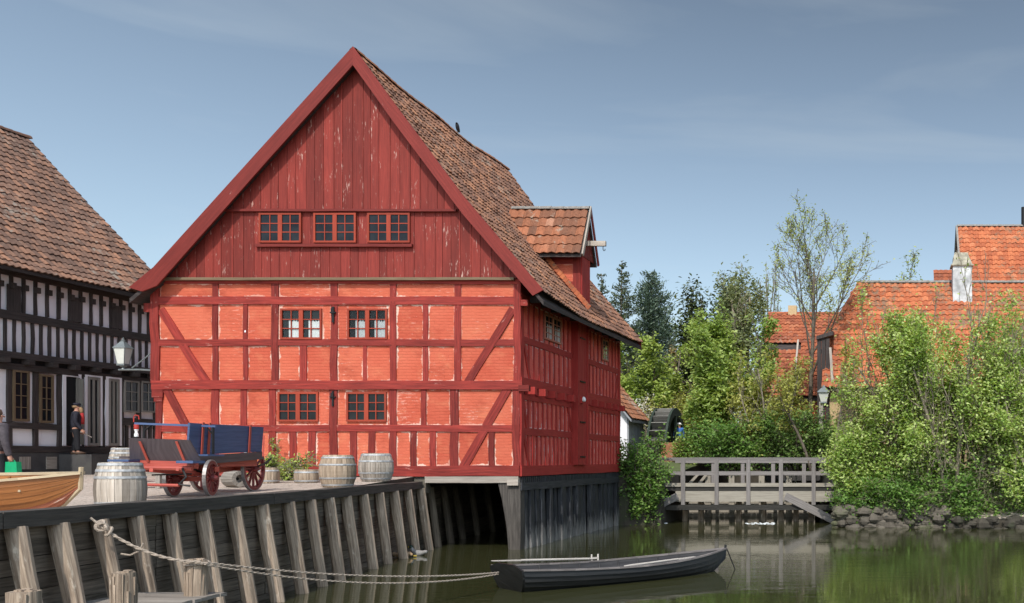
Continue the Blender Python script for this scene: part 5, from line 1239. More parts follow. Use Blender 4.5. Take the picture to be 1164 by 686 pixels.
# abutment
def stones(mb, pts_fn, n, smin, smax):
    for i in range(n):
        c = Vector(pts_fn(i)); s = R.uniform(smin, smax); sx, sy, sz = s*R.uniform(.8, 1.5), s*R.uniform(.7, 1.1), s*R.uniform(.6, .95)
        vs = []; m, k = 7, 5; ph = R.random()*6
        for a in range(1, k):
            th = math.pi*a/k
            for b in range(m):
                f = 2*math.pi*b/m+ph; q = R.uniform(.85, 1.12)
                vs.append(c+Vector((math.sin(th)*math.cos(f)*sx*q, math.sin(th)*math.sin(f)*sy*q, math.cos(th)*sz*q)))
        vs += [c+Vector((0, 0, sz)), c-Vector((0, 0, sz))]; T = len(vs)-2; fs = []
        for a in range(k-2):
            for b in range(m): q = (b+1) % m; fs.append([a*m+b, (a+1)*m+b, (a+1)*m+q, a*m+q])
        for b in range(m): q = (b+1) % m; fs.append([T, b, q]); fs.append([T+1, (k-2)*m+q, (k-2)*m+b])
        mb.add(vs, fs)
ab = MB(); ab.prism([(-10.46, 40.95, -.8), (-10.05, 40.95, -.8), (-10.05, 41.9, -.8), (-10.46, 41.9, -.8)], [(-10.42, 40.98, 1.75), (-10.15, 40.98, 1.75), (-10.15, 41.9, 1.75), (-10.42, 41.9, 1.75)], 5, .03)
tag(ab.build('stone_abutment', 'stone'), 'pale stone buttress at the far foot of the red house', 'buttress')
sb = MB(); stones(sb, lambda i: (R.uniform(-1.75, 2.7), 39.75-.02*i % .3-R.uniform(.1, .35), R.uniform(-.15, .75)), 330, .12, .26)
tag(sb.build('stone_bank_wall', 'stone'), 'rough fieldstone wall along the bank below the leafy bushes', 'wall')
sb = MB(); stones(sb, lambda i: (R.uniform(2.6, 14), 38.9-R.uniform(.0, .4), R.uniform(-.15, .35)), 150, .12, .3)
tag(sb.build('bank_rocks', 'earth'), 'low dark rocks and roots at the waterline right of the fieldstone wall', 'rocks', kind='stuff')

# ================================================================== mill wheel and shed
WX0, WX1, WY, WZ, WR_ = (733-PX)/F*53.3, (757-PX)/F*53.3, 56.2, 2.55, 2.95
MW = thing('water_wheel', 'dark green wooden water wheel with grey paddles beside the shed', 'water wheel', ((WX0+WX1)/2, WY, 1.2))
for x in (WX0+.08, WX1-.08):
    rb = MB(); rb.ring((x, WY, WZ), (1, 0, 0), WR_-.42, WR_, .12, 32); rim = rb.build('rim', 'wheelgreen', MW)
    mb = MB()
    for k in range(8):
        a = 2*math.pi*k/8; mb.bar((x, WY, WZ), (x, WY+math.sin(a)*(WR_-.3), WZ+math.cos(a)*(WR_-.3)), .14, .10, side=(1, 0, 0))
    mb.build('spoke', 'wheelgreen', rim)
one('axle', 'tar', MW, lambda m: m.tube([(WX0-.5, WY, WZ), (WX1+.5, WY, WZ)], [.18, .18], 10))
for k in range(32):
    a = 2*math.pi*k/32; d = Vector((0, -math.sin(a), math.cos(a))); c = Vector((0, WY, WZ))
    one('paddle', 'paddle', MW, lambda m: m.bar(Vector((WX0+.13, 0, 0))+c+d*(WR_-.22), Vector((WX1-.13, 0, 0))+c+d*(WR_-.22), .40, .035, side=d))
one('drum', 'tar', MW, lambda m: m.ring(((WX0+WX1)/2, WY, WZ), (1, 0, 0), WR_-.50, WR_-.44, WX1-WX0-.2, 24))
one('bearing_post', 'tar', MW, lambda m: [m.box((x, WY-.15, 1.5), (x+.2, WY+.15, WZ-.1)) for x in (WX0-.45, WX1+.22)])
sx = (714-PX)/F*52
SH = thing('wooden_shed', 'small grey boarded shed with a tiled roof tucked behind the red house', 'shed', (sx-2, 52, 2.1))
mb = MB(); y = 52.05
while y < 55.2:
    w = R.uniform(.2, .28); mb.box((sx-.05, y, 2.0), (sx+R.uniform(0, .02), y+w-.015, 4.95)); y += w
mb.build('board_wall', 'shedboard', SH)
one('wall', 'plaster', SH, lambda m: m.poly([(sx-4, 52.0, 2), (sx, 52.0, 2), (sx, 52.0, 4.95), (sx-2, 52.0, 7.4), (sx-4, 52.0, 4.95)], (0, 3.2, 0)) if False else m.poly([(sx-4, 52.05, 2), (sx-.06, 52.05, 2), (sx-.06, 52.05, 4.9), (sx-2, 52.05, 7.2), (sx-4, 52.05, 4.9)], (0, 3.1, 0)))
t = MB(); tile_slope(t, [(sx-2, 7.5), (sx+.28, 4.75)], 51.6, 55.5, lambda s, r, z: (r, s, z), tw=.25, course=.33); t.build('roof', 'tile_red', SH, recalc=False)
one('roof_deck', 'shedboard', SH, lambda m: m.prism([(sx-2, 51.65, 7.42), (sx+.25, 51.65, 4.68), (sx+.25, 51.65, 4.55), (sx-2, 51.65, 7.28)], [(sx-2, 55.4, 7.42), (sx+.25, 55.4, 4.68), (sx+.25, 55.4, 4.55), (sx-2, 55.4, 7.28)]))
mb = MB(); mb.box((-11.1, 51.4, 1.9), (-9.2, 51.7, 3.5)); tag(mb.build('garden_wall', 'tile_red'), 'low reddish brick wall beside the water wheel', 'wall')

# ================================================================== houses on the right bank
H1 = thing('tiled_house', 'orange tiled house with a half hipped roof behind the leafy bushes', 'house', (5, 47.5, 2))
hip = lambda t: -1.0-1.69*min(1, t/4.4)
def fs1(s, r, z): return (s, r, z)
p1 = [(52.0, 11.72), (47.0, 6.0)]
t = MB(); tile_slope(t, p1, -2.7, 13, fs1, keep=lambda s, tt: s > hip(tt), tw=.30, course=.36, h=.07, rnd=.012, sag=lambda s, t_: .05*noise.noise(Vector((s*.4, t_*.4, 9)))); r1 = t.build('roof', 'tile_orange', H1, recalc=False)
t = MB(); tile_slope(t, [(52.0, 11.7), (57.0, 6.0)], -2.7, 13, fs1, keep=lambda s, tt: s > hip(tt), tw=.5, course=.6); t.build('roof_slope', 'tile_orange', r1, recalc=False)
t = MB(); ridge_tiles(t, (-1.0, 52, 11.75), (13, 52, 11.75), .14); t.build('ridge_tile', 'slate', r1, recalc=False)
t = MB(); ridge_tiles(t, (-1.0, 52, 11.75), (-2.69, 49.1, 8.42), .13, .34); ridge_tiles(t, (-1.0, 52, 11.75), (-2.69, 54.9, 8.42), .13, .34); t.build('hip_tile', 'tile_orange_old', r1, recalc=False)
one('roof_deck', 'dark_timber', r1, lambda m: m.poly([(-1.0, 52, 11.62), (-2.66, 49.1, 8.30), (-2.66, 47.05, 5.92), (13, 47.05, 5.92), (13, 52, 11.62)], (0, .0, -.10)))
one('hip_end', 'tile_orange_old', r1, lambda m: m.poly([(-1.0, 52, 11.6), (-2.72, 49.1, 8.32), (-2.72, 54.9, 8.32)], (.05, 0, -.05)))
one('wall', 'ochre', H1, lambda m: m.poly([(-2.35, 47.5, 1.5), (-2.35, 56.5, 1.5), (-2.35, 56.5, 6.2), (-2.35, 54.9, 8.2), (-2.35, 49.1, 8.2), (-2.35, 47.5, 6.2)], (15, 0, 0)))
for x in (-.2, 1.6, 3.4, 5.2, 7, 9): one('timber_post', 'dark_timber', H1, lambda m: m.box((x, 47.42, 1.6), (x+.2, 47.5, 6)))
for z in (3.9,): one('timber_rail', 'dark_timber', H1, lambda m: m.box((-2.3, 47.43, z), (12, 47.5, z+.2)))
one('corner_boarding', 'dark_timber', H1, lambda m: [m.box((-2.95+.2*i, 47.7, 2), (-2.77+.2*i, 47.9, 8.35-.0*i)) for i in range(3)])
one('pale_corner_board', 'plinthwood', H1, lambda m: m.bar((-2.33, 47.62, 7.9), (-2.2, 47.1, 6.2), .12, .06))
one('barge_board', 'dark_timber', H1, lambda m: m.prism([(-2.98, 47.6, 8.28), (-2.2, 47.6, 8.5), (-2.2, 49.1, 8.6), (-2.98, 49.1, 8.38)], [(-2.98, 47.6, 8.45), (-2.2, 47.6, 8.68), (-2.2, 49.1, 8.78), (-2.98, 49.1, 8.55)]))
cx = (1093-PX)/F*51.4; cv = lambda v: EYE-(v-PY)/F*51.4
ch = one('chimney', 'whitewash', H1, lambda m: m.prism([(cx-.50, 50.90, 8), (cx+.52, 50.90, 8), (cx+.52, 51.90, 8), (cx-.5, 51.90, 8)], [(cx-.46, 50.95, cv(304)), (cx+.48, 50.95, cv(304)), (cx+.48, 51.85, cv(304)), (cx-.46, 51.85, cv(304))], 5, .015))
one('chimney_cap', 'mossstone', ch, lambda m: (m.box((cx-.56, 50.85, cv(304.2)), (cx+.56, 51.95, cv(302.6))), m.prism([(cx-.50, 50.90, cv(302.5)), (cx+.50, 50.90, cv(302.5)), (cx+.5, 51.90, cv(302.5)), (cx-.5, 51.90, cv(302.5))], [(cx-.36, 51.10, cv(288.5)), (cx+.28, 51.10, cv(288.5)), (cx+.28, 51.70, cv(288.5)), (cx-.36, 51.70, cv(288.5))], 3, .02)))
H2 = thing('tiled_house', 'tall house with a bright orange tiled roof rising above the half hipped one', 'house', (10, 56, 2))
hx = 88/F*62
p2 = [(62.0, 16.9), (55.0, 8.6)]
t = MB(); tile_slope(t, p2, hx, 17, fs1, tw=.32, course=.40, h=.08, rnd=.014, sag=lambda s, t_: .06*noise.noise(Vector((s*.4, t_*.4, 3)))); r2 = t.build('roof', 'tile_orange', H2, recalc=False)
t = MB(); tile_slope(t, [(62.0, 16.9), (69.0, 8.6)], hx, 17, fs1, tw=.6, course=.8); t.build('roof_slope', 'tile_orange', r2, recalc=False)
t = MB(); ridge_tiles(t, (hx, 62, 16.95), (17, 62, 16.95), .15); t.build('ridge_tile', 'slate', r2, recalc=False)
one('roof_deck', 'dark_timber', r2, lambda m: (m.poly([(hx+.05, 62, 16.8), (hx+.05, 55.1, 8.55), (17, 55.1, 8.55), (17, 62, 16.8)], (0, 0, -.12))))
one('gable_wall', 'dark_timber', H2, lambda m: m.poly([(hx+.12, 55.5, 2), (hx+.12, 68.5, 2), (hx+.12, 68.5, 9), (hx+.12, 62, 16.65), (hx+.12, 55.5, 9)], (12, 0, 0)))
one('verge_board', 'slate', H2, lambda m: (m.bar((hx-.03, 62, 16.95), (hx-.03, 55, 8.6), .1, .12), m.bar((hx-.03, 62, 16.95), (hx-.03, 69, 8.6), .1, .12)))
one('stove_pipe', 'iron', H2, lambda m: m.tube([(8.83, 62, 16.8), (8.83, 62, 18.1)], [.16, .16], 10))
t = MB(); tile_slope(t, [(66, 15.0), (63.3, 12.0)], 3.5, 4.74, fs1, tw=.3, course=.36); lr = t.build('lean_to_roof', 'tile_orange_old', H2, recalc=False)
one('lean_to_wall', 'dark_timber', lr, lambda m: m.box((3.6, 64.2, 6), (hx, 66, 12.6)))
H3 = thing('tiled_house', 'low house with a duller red tiled roof and red wall behind the lamp post', 'house', (-4.5, 54.5, 2))
p3 = [(60.0, 11.28), (57.4, 9.3), (54.0, 6.0)]
t = MB(); tile_slope(t, p3, -6.6, -1.2, fs1, keep=lambda s, tt: tt < 3.3 or s > -4.55 or tt > 3.9, tw=.27, course=.33, h=.06, rnd=.014, sag=lambda s, t_: .06*noise.noise(Vector((s*.4, t_*.4, 1)))); r3 = t.build('roof', 'tile_orange_old', H3, recalc=False)
t = MB(); tile_slope(t, [(60.0, 11.28), (66.0, 6.0)], -6.6, -1.2, fs1, tw=.5, course=.6); t.build('roof_slope', 'tile_orange_old', r3, recalc=False)
t = MB(); ridge_tiles(t, (-6.6, 60, 11.3), (-1.2, 60, 11.3), .14); t.build('ridge_tile', 'tile_orange_old', r3, recalc=False)
one('roof_deck', 'dark_timber', r3, lambda m: (m.poly([(-6.55, 60, 11.15), (-6.55, 57.4, 9.18), (-1.2, 57.4, 9.18), (-1.2, 60, 11.15)], (0, 0, -.1)), m.poly([(-6.55, 57.4, 9.16), (-6.55, 54.05, 5.88), (-1.2, 54.05, 5.88), (-1.2, 57.4, 9.16)], (0, 0, -.1))))
one('pale_board', 'plinthwood', H3, lambda m: m.bar((-4.62, 57.3, 9.4), (-4.62, 54, 6.15), .10, .10))
one('wall', 'brick_side_lift' if False else 'redpump', H3, lambda m: m.box((-6.4, 54.35, 3.4), (-1.3, 65.5, 5.9))); one('base_wall', 'plinth', H3, lambda m: m.box((-6.38, 54.37, 1.5), (-1.32, 65.4, 3.4)))
one('gable_wall', 'ochre', H3, lambda m: m.poly([(-6.45, 54.5, 5.8), (-6.45, 65.5, 5.8), (-6.45, 60, 11.0)], (5, 0, 0)))
one('chimney', 'ochre', H3, lambda m: m.box(((901-PX)/F*60-.25, 59.8, 11), ((901-PX)/F*60+.25, 60.3, 11.75)))
SL = thing('street_lamp', 'grey street lantern on a pale wooden post by the dark house corner', 'street lamp', tuple(P(934, 560, 46.3)))
lx, lz = (934-PX)/F*46.3, lambda v: EYE-(v-PY)/F*46.3
one('post', 'bridge_pale', SL, lambda m: m.prism([(lx-.13, 46.2, 1.9), (lx+.09, 46.2, 1.9), (lx+.09, 46.4, 1.9), (lx-.13, 46.4, 1.9)], [(lx-.11, 46.22, lz(457)), (lx+.07, 46.22, lz(457)), (lx+.07, 46.38, lz(457)), (lx-.11, 46.38, lz(457))], 3, .004))
c = Vector((lx+.10, 46.3, 0)); mb = MB(); frus(mb, c, .13, lz(457), .24, lz(446.5)); mb.build('lamp_glass', 'lampglass', SL)
mb = MB(); frus(mb, c, .30, lz(446.5), .10, lz(441)); mb.lathe((c.x, c.y, lz(441)), [(.09, 0), (.05, .08), (.0, .14)], 8); frus(mb, c, .15, lz(458.5), .15, lz(457))
mb.build('lamp_cap', 'lampmetal', SL)
mb = MB(); q = lambda u, v: P(u, v, 50.0)
for (u0, v0, u1, v1) in ((885.5, 468, 893, 479), (896, 466, 905, 477)):
    vs, fs = [], []
    for i in range(7):
        for k in range(7): p = q(u0+(u1-u0)*i/6, v0+(v1-v0)*k/6); vs.append(p+Vector((0, .12*math.sin(i*1.9+k), .05*math.sin(i*2.3))))
    fs = [[i*7+k, i*7+k+1, i*7+k+8, i*7+k+7] for i in range(6) for k in range(6)]; mb.add(vs, fs)
    mb.bar(q(u0, v0), q(u1, v0-.5), .05, .05)
    for uu in (u0, u1): mb.bar(q(uu, v0), P(uu, 560, 50), .06, .06)
tag(mb.build('washing_line', 'white', recalc=False), 'white cloths hung up between the green shrubs below the red wall', 'laundry')

# ================================================================== trees and shrubs
def leaf_mesh(name, C, size, mat, parent, rng, elong=1.7, flat_=.35, dirs=None):
    n = len(C); C = np.asarray(C)-np.array(root_of(parent).location)
    d = rng.normal(size=(n, 3)); d[:, 2] *= .6
    if dirs is not None: d = d*.55+dirs
    d /= np.linalg.norm(d, axis=1)[:, None]
    nn = rng.normal(size=(n, 3))*(.62 if dirs is None else 1.); nn[:, 2] = np.abs(nn[:, 2])+flat_
    if dirs is None: nn += np.array([0., -.50, .45])
    s = np.cross(d, nn); s /= (np.linalg.norm(s, axis=1)[:, None]+1e-9)
    up = np.cross(s, d)
    L = size*rng.uniform(.6, 1.35, (n, 1)); Wd = L/elong
    V = np.empty((n, 4, 3), dtype=np.float32)
    V[:, 0] = C-d*L*.5; V[:, 1] = C+s*Wd*.5+up*Wd*.12; V[:, 2] = C+d*L*.5; V[:, 3] = C-s*Wd*.5+up*Wd*.12
    me = bpy.data.meshes.new(name); me.vertices.add(4*n); me.loops.add(4*n); me.polygons.add(n)
    me.vertices.foreach_set('co', V.ravel()); me.loops.foreach_set('vertex_index', np.arange(4*n, dtype=np.int32))
    me.polygons.foreach_set('loop_start', np.arange(0, 4*n, 4, dtype=np.int32)); me.update(calc_edges=True)
    me.materials.append(MAT[mat]); o = bpy.data.objects.new(name, me); COL.objects.link(o); o.parent = parent; return o
def rotv(v, ax, a): return Matrix.Rotation(a, 3, ax) @ v
class Grow:
    def __init__(self, rng, maxl, nch, ang, ratio, trop, wander, tmin=.25):
        self.r = rng; self.maxl = maxl; self.nch = nch; self.ang = ang; self.ratio = ratio; self.trop = trop; self.wander = wander; self.tmin = tmin; self.br = []
    def go(self, p, d, L, r, l):
        k = 6 if l < 2 else 4; pts = [p.copy()]; rr = [r]; d = d.normalized()
        for i in range(k):
            d = (d+Vector((self.r.gauss(0, 1), self.r.gauss(0, 1), self.r.gauss(0, 1)))*self.wander[min(l, len(self.wander)-1)]+Vector((0, 0, 1))*self.trop[min(l, len(self.trop)-1)]).normalized()
            p = p+d*L/k; pts.append(p.copy()); rr.append(r*(1-.72*(i+1)/k))
        self.br.append((pts, rr, l))
        if l < self.maxl:
            n = self.nch[l]; ph = self.r.random()*6.28
            for j in range(n):
                t = self.tmin+(1-self.tmin)*(j+self.r.random()*.8)/n; f = min(t, .98)*k; i = min(int(f), k-1)
                q = pts[i].lerp(pts[i+1], f-i); dd = (pts[i+1]-pts[i]).normalized()
                ax = dd.orthogonal().normalized(); ax = rotv(ax, dd, ph+j*2.4+self.r.gauss(0, .3))
                nd = rotv(dd, ax, self.ang[l]*self.r.uniform(.7, 1.25))
                self.go(q, nd, L*self.ratio[l]*self.r.uniform(.75, 1.15)*(1-.45*t), max(.0010, rr[i]*.5), l+1)
def plant(name, label, cat, base, w, dep, h, mat, bark, nleaf, lsize, seed, stems=1, spread=.25, maxl=3, nch=(9, 6, 4), ang=(.8, .8, .8), ratio=(.5, .5, .5), trop=(.04, .05, .04), wander=(.06, .1, .14), r0=.12, fuzz=.16, twigs=True, leaf_from=1, tmin=.25, group='trees and shrubs round the pond', gap=0., elong=1.7, stem_curve=0.):
    rr = random.Random(seed); rng = np.random.default_rng(seed); base = Vector(base)
    t = thing(name, label, cat, tuple(base), group=group)
    g = Grow(rr, maxl, nch, ang, ratio, trop, wander, tmin)
    for s in range(stems):
        a = 2*math.pi*(s+rr.random()*.7)/stems; tilt = spread*rr.uniform(.35, 1.2) if stems > 1 else spread*.2
        off = Vector((math.cos(a), math.sin(a), 0))*(.05*h if stems > 1 else 0)*.6
        g.go(Vector(off), Vector((math.cos(a)*math.sin(tilt), math.sin(a)*math.sin(tilt), math.cos(tilt))), rr.uniform(.75, 1.), r0/h, 0)
    allp = np.array([tuple(p) for b in g.br for p in b[0]]); mn, mx = np.percentile(allp, .5, axis=0), np.percentile(allp, 99.5, axis=0)
    sc_ = np.array([w/(mx[0]-mn[0]), dep/(mx[1]-mn[1]), h/mx[2]]); cen = np.array([(mx[0]+mn[0])/2*.8, (mx[1]+mn[1])/2*.8, 0])
    B_ = np.array(base)
    tr = lambda p: ((np.array(p)-cen*min(1, 1))*sc_+B_)
    mb = MB()
    for pts, rad_, l in g.br:
        if l >= 3 and not twigs: continue
        mb.tube([tuple(tr(p)) for p in pts], [max(.008, q*h) for q in rad_], 7 if l == 0 else 4, cap=l == 0)
    mb.build('trunk', bark, t, smooth=True, recalc=False)
    cand = [(pts, l) for pts, rad_, l in g.br if l >= leaf_from]
    wts = np.array([sum((pts[i+1]-pts[i]).length for i in range(len(pts)-1)) for pts, l in cand])
    pk = rng.choice(len(cand), nleaf, p=wts/wts.sum()); C = np.empty((nleaf, 3))
    if gap > 0:
        nz = np.array([noise.noise(Vector(tr(p[0][-1]))*.55+Vector((seed, 0, 0))) for p in cand]); w2 = wts*np.clip((nz+.5-gap)*2, .02, 1); pk = rng.choice(len(cand), nleaf, p=w2/w2.sum())
    A = [np.array([tuple(q) for q in c[0]]) for c in cand]; tt = rng.random(nleaf)**.8
    for i in range(nleaf):
        a = A[pk[i]]; f = tt[i]*(len(a)-1); k = min(int(f), len(a)-2); C[i] = a[k]+(a[k+1]-a[k])*(f-k)
    C = (C-cen)*sc_+B_; C += rng.normal(size=C.shape)*fuzz
    C[:, 2] = np.maximum(C[:, 2], base.z-.5)
    leaf_mesh('crown', C, lsize, mat, t, rng, elong)
    return t
def conifer(name, label, base, w, h, mat, seed, nbr=110, nleaf=9000, lsize=.20, bare=.1, irregular=.35, droop=-.15, shape=1., tuft=.22):
    rr = random.Random(seed); rng = np.random.default_rng(seed); base = Vector(base); t = thing(name, label, 'tree', tuple(base), group='conifers behind the houses')
    mb = MB(); mb.tube([base, base+Vector((rr.gauss(0, .1), 0, h*.5)), base+Vector((0, 0, h))], [w*.055, w*.035, .02], 7)
    segs = []
    for i in range(nbr):
        z = bare+(1-bare)*((i+rr.random())/nbr); prof = (1-z)**shape*.95+.06
        L = w*.78*prof*rr.uniform(1-irregular, 1+irregular*.5)/(1-.0); a = i*2.39996+rr.gauss(0, .3)
        p = base+Vector((0, 0, z*h)); d = Vector((math.cos(a), math.sin(a), droop+.5*z)); pts = [p]
        for k in range(4): d = (d+Vector((0, 0, .09*k))).normalized(); pts.append(pts[-1]+d*L/4)
        mb.tube(pts, [.05*(1-z)+.015, .03, .02, .015, .008], 4, cap=False); segs.append((pts, L))
    mb.build('trunk', 'bark', t, True, recalc=False)
    wts = np.array([s[1]**1.5 for s in segs]); pk = rng.choice(len(segs), nleaf, p=wts/wts.sum()); C = np.empty((nleaf, 3)); D = np.empty((nleaf, 3))
    for i in range(nleaf):
        pts, L = segs[pk[i]]; f = (rng.random()**.75)*3.99; k = int(f); q = pts[k].lerp(pts[k+1], f-k); C[i] = q; D[i] = (pts[k+1]-pts[k]).normalized()
    sp = tuft*np.minimum(1, np.array([segs[k][1] for k in pk]))[:, None]
    C += rng.normal(size=C.shape)*sp*np.array([1, 1, .55]); leaf_mesh('crown', C, lsize, mat, t, rng, 3.2, .2, D*.8)
    return t
def at(u, v, y): p = P(u, v, y); return (p.x, p.y, gz(p.x, p.y))
def top(v, y, z0): return EYE-(v-PY)/F*y-z0
T = lambda u, y: at(u, 560, y)
wd = lambda px, y: px*y/F
# the leafy shrubs on the right bank
b = (at(1082, 0, 40.6)[0], 40.6, .7); plant('leafy_shrub', 'broad fresh green shrub of many stems growing above the water on the right bank', 'shrub', b, 8.2, 4.6, top(322, 40.6, .7), 'leaf_fresh', 'barkpale', 62000, .14, 21, 15, .85, 3, (11, 7, 4), (.8, .85, .9), (.55, .55, .5), (.03, .03, .03), (.08, .13, .18), .10, .17, True, 1, .15, 'shrubs on the right bank', .38)
b = (at(1200, 0, 40.0)[0], 40.0, .7); plant('leafy_shrub', 'tall fresh green shrub cut off by the right picture edge', 'shrub', b, 6.4, 4.2, top(372, 40.0, .7), 'leaf_fresh', 'barkpale', 42000, .14, 33, 12, .8, 3, (10, 7, 4), (.8, .85, .9), (.52, .55, .5), (.03, .03, .03), (.08, .13, .18), .10, .17, True, 1, .15, 'shrubs on the right bank', .38)
b = (at(1018, 0, 41.0)[0], 41.0, .9); plant('leafy_shrub', 'lower arching green shrub spreading towards the footbridge', 'shrub', b, 5.0, 3.0, top(405, 41.0, .9), 'leaf_fresh', 'barkpale', 30000, .135, 45, 11, .9, 3, (9, 6, 4), (.75, .85, .9), (.52, .55, .5), (.01, .02, .02), (.08, .13, .18), .045, .18, True, 1, .12, 'shrubs on the right bank', .28)
b = (at(1130, 0, 39.7)[0], 39.7, .35); plant('leafy_shrub', 'low dark green undergrowth shrub at the foot of the broad one', 'shrub', b, 8.0, 1.7, 3.0, 'leaf_mid', 'barkgreen', 11000, .15, 57, 14, .95, 2, (9, 8), (.7, .9), (.55, .5), (.0, .02), (.08, .14), .05, .18, True, 0, .06, 'shrubs on the right bank', .05)
b = (at(1030, 0, 39.5)[0], 39.5, .25); plant('leafy_shrub', 'undergrowth of mixed green leaves hanging over the fieldstone wall', 'shrub', b, 5.6, 1.3, 1.7, 'leaf_mid', 'barkgreen', 8500, .135, 58, 12, .95, 2, (8, 7), (.7, .9), (.55, .5), (.0, .02), (.08, .14), .05, .15, True, 0, .06, 'shrubs on the right bank', .1)
b = (at(974, 0, 40.2)[0], 40.2, .6); plant('leafy_shrub', 'small ragged shrub where the footbridge meets the bank', 'shrub', b, 2.0, 1.3, 2.4, 'leaf_fresh', 'barkgreen', 3800, .14, 59, 8, .8, 2, (6, 6), (.7, .9), (.5, .5), (.0, .03), (.08, .14), .05, .14, True, 0, .1, 'shrubs on the right bank', .1)
# by the red house and the stream
plant('bush', 'dense green bush leaning over the stream beside the red house', 'bush', (-9.75, 41.05, .25), 2.5, 1.5, 3.35, 'leaf_mid', 'bark', 10500, .135, 61, 11, .7, 2, (10, 7), (.8, .9), (.5, .5), (.0, .02), (.07, .12), .05, .13, True, 0, .02)
plant('feathery_tree', 'tall bright green feathery tree behind the middle of the footbridge', 'tree', T(832, 50), 4.3, 3.8, top(346, 50, 2.4), 'leaf_larch', 'bark', 30000, .19, 71, 5, .3, 3, (16, 7, 4), (1.05, .8, .8), (.42, .5, .5), (.03, .0, .0), (.05, .09, .12), .13, .17, False, 1, .08, gap=.2)
plant('willow_bush', 'yellow green loose willow bush right of the feathery tree', 'bush', T(874, 47.5), 3.8, 2.8, top(405, 47.5, 2.1), 'leaf_yellow', 'barkpale', 11000, .14, 73, 7, .5, 3, (7, 5, 3), (.7, .8, .8), (.45, .5, .5), (.02, .02, .0), (.06, .1, .14), .08, .16, True, 1, .15, gap=.2)
plant('green_bush', 'deep green rounded bush behind the right half of the footbridge', 'bush', T(905, 46.6), 4.4, 2.4, top(470, 46.6, 2.0), 'leaf_deep', 'bark', 14000, .14, 75, 9, .8, 2, (8, 7), (.8, .9), (.5, .5), (.0, .0), (.08, .14), .08, .18, False, 0, .1)
plant('green_bush', 'mid green bush low behind the left half of the footbridge', 'bush', T(830, 46.8), 4.2, 2.0, top(482, 46.8, 2.0), 'leaf_mid', 'bark', 11000, .14, 77, 9, .8, 2, (8, 7), (.8, .9), (.5, .5), (.0, .0), (.08, .14), .08, .18, False, 0, .1)
plant('sprouting_tree', 'tall slender tree with bare upswept branches and sprouting leaves', 'tree', T(934, 49.5), wd(118, 49.5), 4.4, top(238, 49.5, 2.3), 'leaf_sprout', 'bark', 4800, .12, 83, 1, .2, 3, (13, 8, 5), (.62, .55, .6), (.62, .55, .5), (.05, .06, .04), (.04, .06, .1), .15, .10, True, 2, .42, gap=.1)
plant('leaning_tree', 'thin leaning tree with crooked bare limbs between the willow bush and lamp', 'tree', T(926, 45.6), wd(95, 45.6), 2.5, top(385, 45.6, 2.0), 'leaf_yellow', 'bark', 1500, .13, 91, 2, .75, 3, (5, 4, 3), (.6, .7, .8), (.6, .5, .5), (.02, .03, .0), (.07, .1, .14), .085, .12, True, 2, .4)
plant('pollard_tree', 'bare brown tree with stubby pollarded limbs behind the low house', 'tree', T(897, 66), wd(70, 66), 4.0, top(300, 66, 3), 'leaf_sprout', 'barkpale', 900, .16, 97, 2, .6, 3, (7, 6, 5), (1.0, .8, .8), (.7, .55, .5), (.02, .12, .06), (.09, .12, .16), .24, .12, True, 2, .5)
plant('sprouting_tree', 'smaller sprouting tree behind the ridge of the half hipped roof', 'tree', T(1026, 62), wd(64, 62), 3.2, top(283, 62, 3), 'leaf_sprout', 'bark', 3200, .19, 101, 2, .3, 3, (8, 6, 4), (.55, .6, .7), (.5, .5, .5), (.05, .06, .04), (.04, .06, .1), .16, .16, True, 1, .3)
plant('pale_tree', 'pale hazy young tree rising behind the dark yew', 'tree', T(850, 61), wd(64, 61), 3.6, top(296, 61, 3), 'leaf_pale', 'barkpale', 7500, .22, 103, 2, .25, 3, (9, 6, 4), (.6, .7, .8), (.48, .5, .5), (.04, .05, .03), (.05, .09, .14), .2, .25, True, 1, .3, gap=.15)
plant('dark_yew', 'dense dark olive yew left of the pale young tree', 'tree', T(806, 66), wd(60, 66), 3.6, top(326, 66, 3), 'leaf_yew', 'bark', 26000, .27, 107, 9, .5, 3, (10, 6, 4), (.7, .8, .8), (.4, .5, .5), (.05, .05, .02), (.05, .09, .14), .2, .34, False, 1, .05)
plant('maple_tree', 'lime green spreading tree just beyond the far corner of the red house', 'tree', T(736, 62), wd(104, 62), 4.8, top(384, 62, 3), 'leaf_lime', 'bark', 15000, .21, 109, 3, .4, 3, (8, 6, 4), (.9, .8, .8), (.5, .5, .5), (.02, .0, .0), (.05, .09, .14), .16, .18, True, 1, .2, gap=.2)
plant('hazel_shrub', 'bronze tinted young shrub between the lime tree and the yew', 'shrub', T(786, 70), wd(48, 70), 2.8, top(392, 70, 3), 'leaf_bronze', 'barkpale', 4500, .18, 113, 5, .35, 3, (7, 5, 3), (.6, .7, .8), (.45, .5, .5), (.04, .05, .03), (.05, .09, .14), .10, .18, True, 1, .2)
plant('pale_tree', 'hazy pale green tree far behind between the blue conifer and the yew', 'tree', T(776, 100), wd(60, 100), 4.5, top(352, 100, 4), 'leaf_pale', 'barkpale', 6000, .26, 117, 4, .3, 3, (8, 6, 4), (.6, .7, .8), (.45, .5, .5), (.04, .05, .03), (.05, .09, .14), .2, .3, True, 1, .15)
plant('garden_shrub', 'light green scrub above the low brick wall by the water wheel', 'shrub', T(775, 61), wd(74, 61), 3, top(436, 61, 3), 'leaf_yellow', 'barkpale', 8000, .17, 119, 9, .6, 2, (8, 7), (.7, .9), (.5, .5), (.0, .02), (.08, .14), .08, .2, True, 0, .1)
